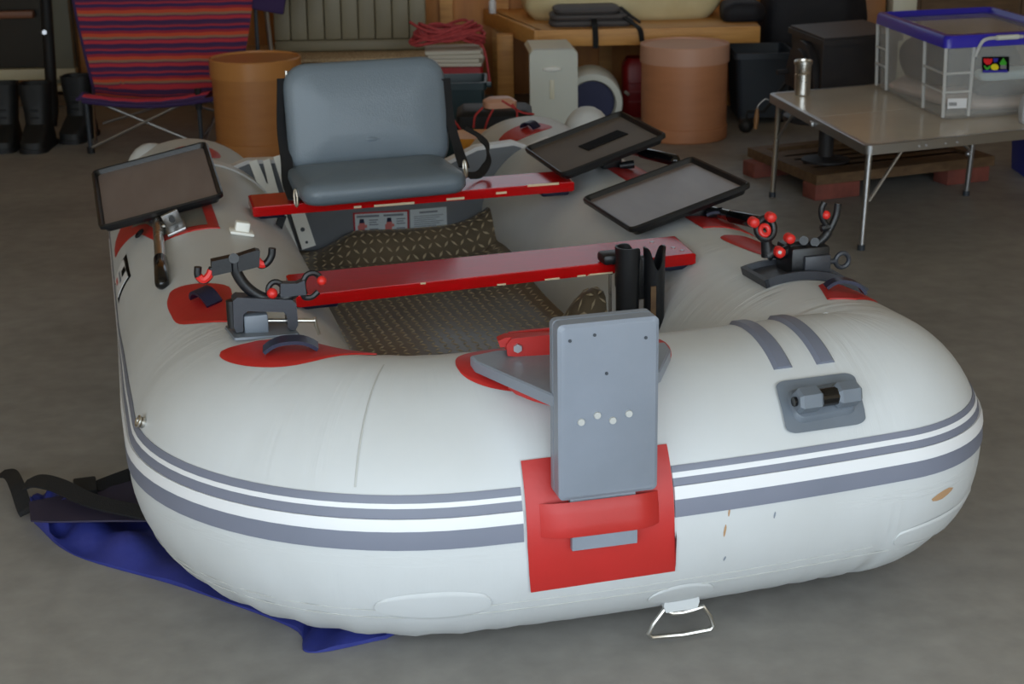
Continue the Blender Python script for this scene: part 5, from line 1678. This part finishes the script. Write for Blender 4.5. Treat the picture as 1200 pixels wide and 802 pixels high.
MB().lathe([(0.14, 0.0), (0.15, 0.006), (0.15, 0.022), (0.14, 0.028)], 32, (sx0 - 0.03, sy0 + 0.02, 0.262)).build('stool_seat', 'iron', stl)
MB().tube([tuple(dc - ux * 0.02 + uy * 0.2 + np.array([0, 0, 0.30])), tuple(at_y(895, 131, 7.3)), tuple(at_y(876, 131, 7.3)), tuple(at_y(875, 140, 7.3))], 0.008, 8).sph(at_y(874, 147, 7.3), 0.036, 14).build('damper_lever', 'rubber', st)

# camp table: two leaves, folding legs
TA, TB, TC_ = at_z(1015, 171, 0.38), at_z(900, 109, 0.38), at_z(1200, 152.5, 0.38)
ey = (TB - TA); Ly = np.linalg.norm(ey); ey /= Ly
ex = (TC_ - TA); ex /= np.linalg.norm(ex)
Lx = 0.92
tbl = wthing('camp_table', 'low silver folding camp table with a grey top, right side', 'table', (TA[0], TA[1], 0))
TAX = (ex, ey, (0, 0, 1), (TA[0], TA[1], 0))
zt4 = 0.38


def tb_(x0_, x1_, y0_, y1_, z0_, z1_):
    return MB().prism([(x0_, y0_), (x1_, y0_), (x1_, y1_), (x0_, y1_)], z0_, z1_, TAX)


for k_, (y0_, y1_) in enumerate(((0.02, Ly / 2 - 0.002), (Ly / 2 + 0.002, Ly - 0.02))):
    tb_(0.02, Lx - 0.02, y0_, y1_, zt4 - 0.02, zt4 - 0.001).build('table_leaf', 'tabletop', tbl)
fr = [[(x_, y_) for x_, y_, _ in rr(Lx - 2 * i_, Ly - 2 * i_, 0.03, 0, 5, Lx / 2, Ly / 2)] for i_ in (0.0, 0.0, 0.002, 0.018, 0.020, 0.004)]
zl_ = [zt4 - 0.035, zt4 - 0.002, zt4, zt4, zt4 - 0.002, zt4 - 0.035]
O3, X3, Y3 = np.array([TA[0], TA[1], 0]), ex, ey
lps = [[tuple(O3 + X3 * p[0] + Y3 * p[1] + np.array([0, 0, z])) for p in l_] for l_, z in zip(fr, zl_)]
lps.append(lps[0])
MB().loft(lps, cap0=False, cap1=False).build('edge_frame', 'alu', tbl, sharp=30)


def tp_(x_, y_, z_):
    return O3 + X3 * x_ + Y3 * y_ + np.array([0, 0, z_])


f1_, f2_, f3_ = at_z(1009, 293, 0.0), at_z(905, 231, 0.0), at_z(1132, 229, 0.0)
t1, t2, t3 = tp_(0.03, 0.035, zt4 - 0.03), tp_(0.03, Ly - 0.07, zt4 - 0.03), tp_(0, 0, 0)
t3 = np.array([f3_[0] + 0.012, f3_[1] - 0.02, zt4 - 0.03])
t4 = tp_(Lx - 0.03, 0.035, zt4 - 0.03)
f4_ = t4 + (f1_ - t1)
for a_, c in ((f1_, t1), (f2_, t2), (f3_, t3), (f4_, t4)):
    lg = MB().cyl(a_, c, 0.0115, n=12).build('leg', 'alu', tbl)
    MB().cyl(a_, a_ + np.array([0, 0, 0.02]), 0.014, n=12).build('foot_cap', 'slate', lg)
MB().cyl(t1 * 0.58 + f1_ * 0.42 + np.array([0.012, 0, -0.03]), tp_(0.18, 0.05, zt4 - 0.03), 0.006, n=8).build('brace', 'alu', tbl)
MB().cyl(t2 * 0.6 + f2_ * 0.4, tp_(0.03, Ly - 0.28, zt4 - 0.03), 0.006, n=8).build('brace', 'alu', tbl)
MB().cyl(t3 * 0.55 + f3_ * 0.45 + np.array([-0.012, -0.01, 0]), t3 + np.array([-0.2, -0.03, 0]), 0.006, n=8).build('brace', 'alu', tbl)
MB().sph(t3 * 0.5 + f3_ * 0.5 + np.array([-0.016, -0.01, 0]), 0.012, 10).build('brace_knob', 'zinc', tbl)
for x_ in (0.22, 0.25, 0.33, 0.38):
    MB().cyl(tp_(x_, -0.001, zt4 - 0.02), tp_(x_, -0.004, zt4 - 0.02), 0.004, n=8).build('rivet', 'zinc', tbl)
MB().box(tp_(-0.004, Ly * 0.5, zt4 - 0.025), (0.012, 0.05, 0.018), bev=0.003).build('latch', 'alu', tbl)
hk_ = tp_(-0.012, Ly - 0.01, zt4 - 0.028)
br = wthing('hand_brush_handle', 'small tool with a wooden handle hanging from the far left table corner', 'tool', tuple(hk_ - np.array([0, 0, 0.13])))
MB().tube(cr([hk_ + np.array([0.012, 0, 0.0]), hk_ + np.array([-0.004, 0, 0.004]), hk_ + np.array([-0.03, 0.0, -0.02]), hk_ + np.array([-0.035, 0, -0.04])], 5), 0.003, 8).build('hook', 'alu', br)
MB().tube([hk_ + np.array([-0.035, 0, -0.035]), hk_ + np.array([-0.037, 0, -0.07]), hk_ + np.array([-0.04, 0, -0.12])], [0.006, 0.011, 0.008], 12).build('handle', 'tan_pad', br)

# steel tumbler
tq = at_z(940, 111, zt4)
tm = wthing('steel_tumbler', 'brushed steel tumbler on the camp table', 'tumbler', (tq[0], tq[1], zt4 + 0.0005))
MB().lathe([(0.030, 0), (0.032, 0.003), (0.033, 0.085), (0.031, 0.088), (0.033, 0.095), (0.034, 0.125)], 32, (tq[0], tq[1], zt4 + 0.0005)).build('tumbler_body', 'steel', tm, sharp=30)
MB().lathe([(0.034, 0.125), (0.038, 0.127), (0.038, 0.139), (0.035, 0.142), (0.032, 0.142), (0.029, 0.125)], 32, (tq[0], tq[1], zt4 + 0.0005)).build('tumbler_rim', 'steel', tm, sharp=30)

# clear storage box with blue lid
B0, B1 = at_z(1104, 141, zt4 + 0.001), at_z(1026, 103, zt4 + 0.001)
by_ = B1 - B0; LyB = np.linalg.norm(by_); by_ /= LyB
bx_ = ex * 0.96 + np.array([-by_[1], by_[0], 0]) * -0.0; bx_ /= np.linalg.norm(bx_)
bx_ = at_z(1200, 134.5, zt4) - B0; bx_ /= np.linalg.norm(bx_)
LxB = 0.52
zB0, zB1 = zt4 + 0.001, at_y(1104, 50, B0[1])[2] - 0.0
sbx = wthing('storage_box', 'clear plastic storage box with a blue lid on the camp table', 'box', (B0[0], B0[1], zB0))
BO = np.array([B0[0], B0[1], 0])


def bp_(x_, y_, z_):
    return BO + bx_ * x_ + by_ * y_ + np.array([0, 0, z_])


def bloop(i_, z, r_=0.03):
    return [tuple(bp_(p[0], p[1], z)) for p in rr(LxB - 2 * i_, LyB - 2 * i_, r_, 0, 5, LxB / 2, LyB / 2)]


hB_ = zB1 - zB0
MB().loft([bloop(0.012, zB0), bloop(0.006, zB0 + 0.01), bloop(-0.006, zB1 - 0.02), bloop(-0.002, zB1 - 0.02), bloop(0.010, zB0 + 0.012)], cap0=True, cap1=True).build('box_shell', 'clear', sbx, sharp=30)
for x_, y_ in ((0.0, 0.0), (0.0, LyB * 0.28), (0.0, LyB * 0.84), (LxB * 0.0 + 0.11, 0.0), (LxB - 0.11, 0.0), (LxB, 0.0), (0.0, LyB)):
    MB().tube([bp_(x_ + (0.004 if x_ < 0.01 else 0), y_ + (0.004 if y_ < 0.01 else 0), zB0 + 0.01), bp_(x_ - (0.006 if x_ < 0.01 else 0), y_ - (0.006 if y_ < 0.01 else 0), zB1 - 0.02)], 0.007, 8).build('corner_rib', 'frost', sbx)
for z_ in (zB0 + hB_ * 0.36, zB0 + hB_ * 0.60):
    MB().tube([bp_(-0.004, LyB * 0.28, z_), bp_(-0.004, -0.004, z_), bp_(0.11, -0.004, z_)], 0.005, 8).build('side_rib', 'frost', sbx)
    MB().tube([bp_(-0.004, LyB * 0.84, z_), bp_(-0.004, LyB, z_)], 0.005, 8).build('side_rib', 'frost', sbx)
    MB().tube([bp_(LxB - 0.11, -0.004, z_), bp_(LxB, -0.004, z_)], 0.005, 8).build('side_rib', 'frost', sbx)
MB().loft([bloop(-0.010, zB1 - 0.022), bloop(-0.016, zB1 - 0.020), bloop(-0.014, zB1 + 0.012), bloop(-0.008, zB1 + 0.024), bloop(0.012, zB1 + 0.026), bloop(0.020, zB1 + 0.006), bloop(0.028, zB1 + 0.002)], cap0=False, cap1=False).build('lid_rim', 'bluelid', sbx, sharp=30)
MB().loft([bloop(0.026, zB1 - 0.002), bloop(0.026, zB1 + 0.002)]).build('lid_panel', 'clear', sbx)
hd = [bp_(0.115, -0.012, zB1 - 0.055), bp_(0.118, -0.016, zB1 - 0.04), bp_(0.13, -0.026, zB1 - 0.005), bp_(0.145, -0.03, zB1 + 0.008), bp_(0.18, -0.03, zB1 + 0.012), bp_(0.30, -0.03, zB1 + 0.012)]
MB().tube(cr(hd, 4), 0.007, 8).build('carry_handle', 'frost', sbx)
MB().tube([bp_(0.19, -0.03, zB1 + 0.012), bp_(0.28, -0.03, zB1 + 0.012)], 0.010, 10).build('handle_grip', 'pet', sbx)


def logo_quad(pts, k, mt, parent, nm='logo_shape'):
    q = MB().prism([(p[0], p[1]) for p in pts], 0.0, k, (bx_, (0, 0, 1), np.array([bx_[1], -bx_[0], 0]), bp_(0, -0.008, 0)))
    return q.build(nm, mt, parent)


def lp_(px, py):
    # logo outline on the front face of the box
    n = np.array([bx_[1], -bx_[0], 0]); p_ = bp_(0, -0.008, 0)
    d = ray(px, py)
    h_ = ORI + d * (((p_ - ORI) @ n) / (d @ n)) - p_
    return (float(h_ @ bx_), float(h_[2] + p_[2]))


lg = logo_quad([lp_(*p) for p in ((1151.5, 66.5), (1183, 66.0), (1183, 83.5), (1151.5, 84))], 0.001, 'l_black', sbx, 'logo')
logo_quad([lp_(*p) for p in ((1153, 68), (1156, 69), (1158, 68), (1160, 69), (1163, 68), (1163, 72), (1160, 75.5), (1156, 75.5), (1153, 72))], 0.002, 'l_red', lg)
logo_quad([lp_(*p) for p in ((1153, 76.5), (1155, 77), (1157, 79.5), (1159.5, 77), (1162, 76.5), (1160, 80), (1157, 82), (1154.5, 80))], 0.002, 'l_green', lg)
logo_quad([lp_(1166 + 4.6 * math.cos(a_), 78.5 + 3.9 * math.sin(a_)) for a_ in np.linspace(0, 2 * PI, 16, endpoint=False)], 0.002, 'l_yellow', lg)
logo_quad([lp_(*p) for p in ((1164, 68), (1170, 68), (1169, 72), (1165, 73))], 0.002, 'l_blue', lg)
logo_quad([lp_(*p) for p in ((1176, 67.5), (1180, 73.5), (1179, 76), (1173, 76), (1171.5, 74))], 0.002, 'l_green', lg)
logo_quad([lp_(*p) for p in ((1172.5, 76), (1179.5, 76), (1179.5, 80.5), (1172.5, 80.5))], 0.002, 'l_grey', lg)
logo_quad([lp_(*p) for p in ((1152, 82), (1181, 81.5), (1181, 84.5), (1152, 85))], 0.002, 'l_blue', lg)
bl2 = logo_quad([lp_(*p) for p in ((1111, 115.5), (1133.5, 115), (1132.5, 126.5), (1110.5, 127.5))], 0.001, 'white', sbx, 'barcode_label')
for i in range(8):
    logo_quad([lp_(1112.5 + i * 1.15, 120), lp_(1112.5 + i * 1.15 + 0.5, 120), lp_(1112.5 + i * 1.15 + 0.5, 124), lp_(1112.5 + i * 1.15, 124)], 0.002, 'l_black', bl2, 'barcode_bar')


def in_box(name, label, x0_, x1_, y0_, y1_, z0_, z1_, mt, seed):
    c = bp_((x0_ + x1_) / 2, (y0_ + y1_) / 2, z0_)
    return bundle(name, label, 'cloth', tuple(c), (x1_ - x0_, y1_ - y0_, z1_ - z0_), mt, seed, rz=math.atan2(bx_[1], bx_[0]))


in_box('folded_cloth', 'pale pink cloth spread over the bottom of the clear box', 0.045, LxB - 0.045, 0.05, LyB - 0.05, zB0 + 0.013, zB0 + 0.07, 'cloth_pink', 4)
in_box('dark_garment', 'dark slate garment heaped at the back of the clear box', 0.05, LxB - 0.06, 0.24, LyB - 0.1, zB0 + 0.075, zB1 - 0.05, 'cloth_dark', 5)
in_box('slate_towel', 'slate blue towel folded at the front of the clear box', 0.17, LxB - 0.05, 0.05, 0.17, zB0 + 0.07, zB0 + 0.12, 'cloth_dark', 6)
in_box('pale_towel', 'pale blue towel lying on the slate towel in the clear box', 0.18, LxB - 0.07, 0.06, 0.16, zB0 + 0.125, zB0 + 0.165, 'cloth_white', 7)

# crumpled clear bag and blue crate at the right edge
cb = at_z(1206, 144, zt4)
bundle('plastic_bag', 'crumpled clear plastic bag on the table at the right edge', 'bag', (cb[0] + 0.02, cb[1] - 0.015, zt4 + 0.001), (0.12, 0.07, 0.12), 'plasticbag', 9)
bc_ = at_z(1204, 210, 0.0)
bcr = wthing('blue_crate', 'blue plastic crate on the floor under the right side of the camp table', 'crate', (bc_[0] + 0.1, bc_[1] + 0.1, 0))
MB().loft([rr(0.24, 0.24, 0.02, 0, cx=bc_[0] + 0.12, cy=bc_[1] + 0.12), rr(0.26, 0.26, 0.02, 0.2, cx=bc_[0] + 0.12, cy=bc_[1] + 0.12), rr(0.23, 0.23, 0.02, 0.2, cx=bc_[0] + 0.12, cy=bc_[1] + 0.12), rr(0.22, 0.22, 0.02, 0.02, cx=bc_[0] + 0.12, cy=bc_[1] + 0.12)]).build('crate_body', 'bluebox', bcr)
MB().box((bc_[0] + 0.12, bc_[1] - 0.009, 0.19), (0.25, 0.012, 0.02), bev=0.004).build('crate_rim', 'bluebox', bcr)
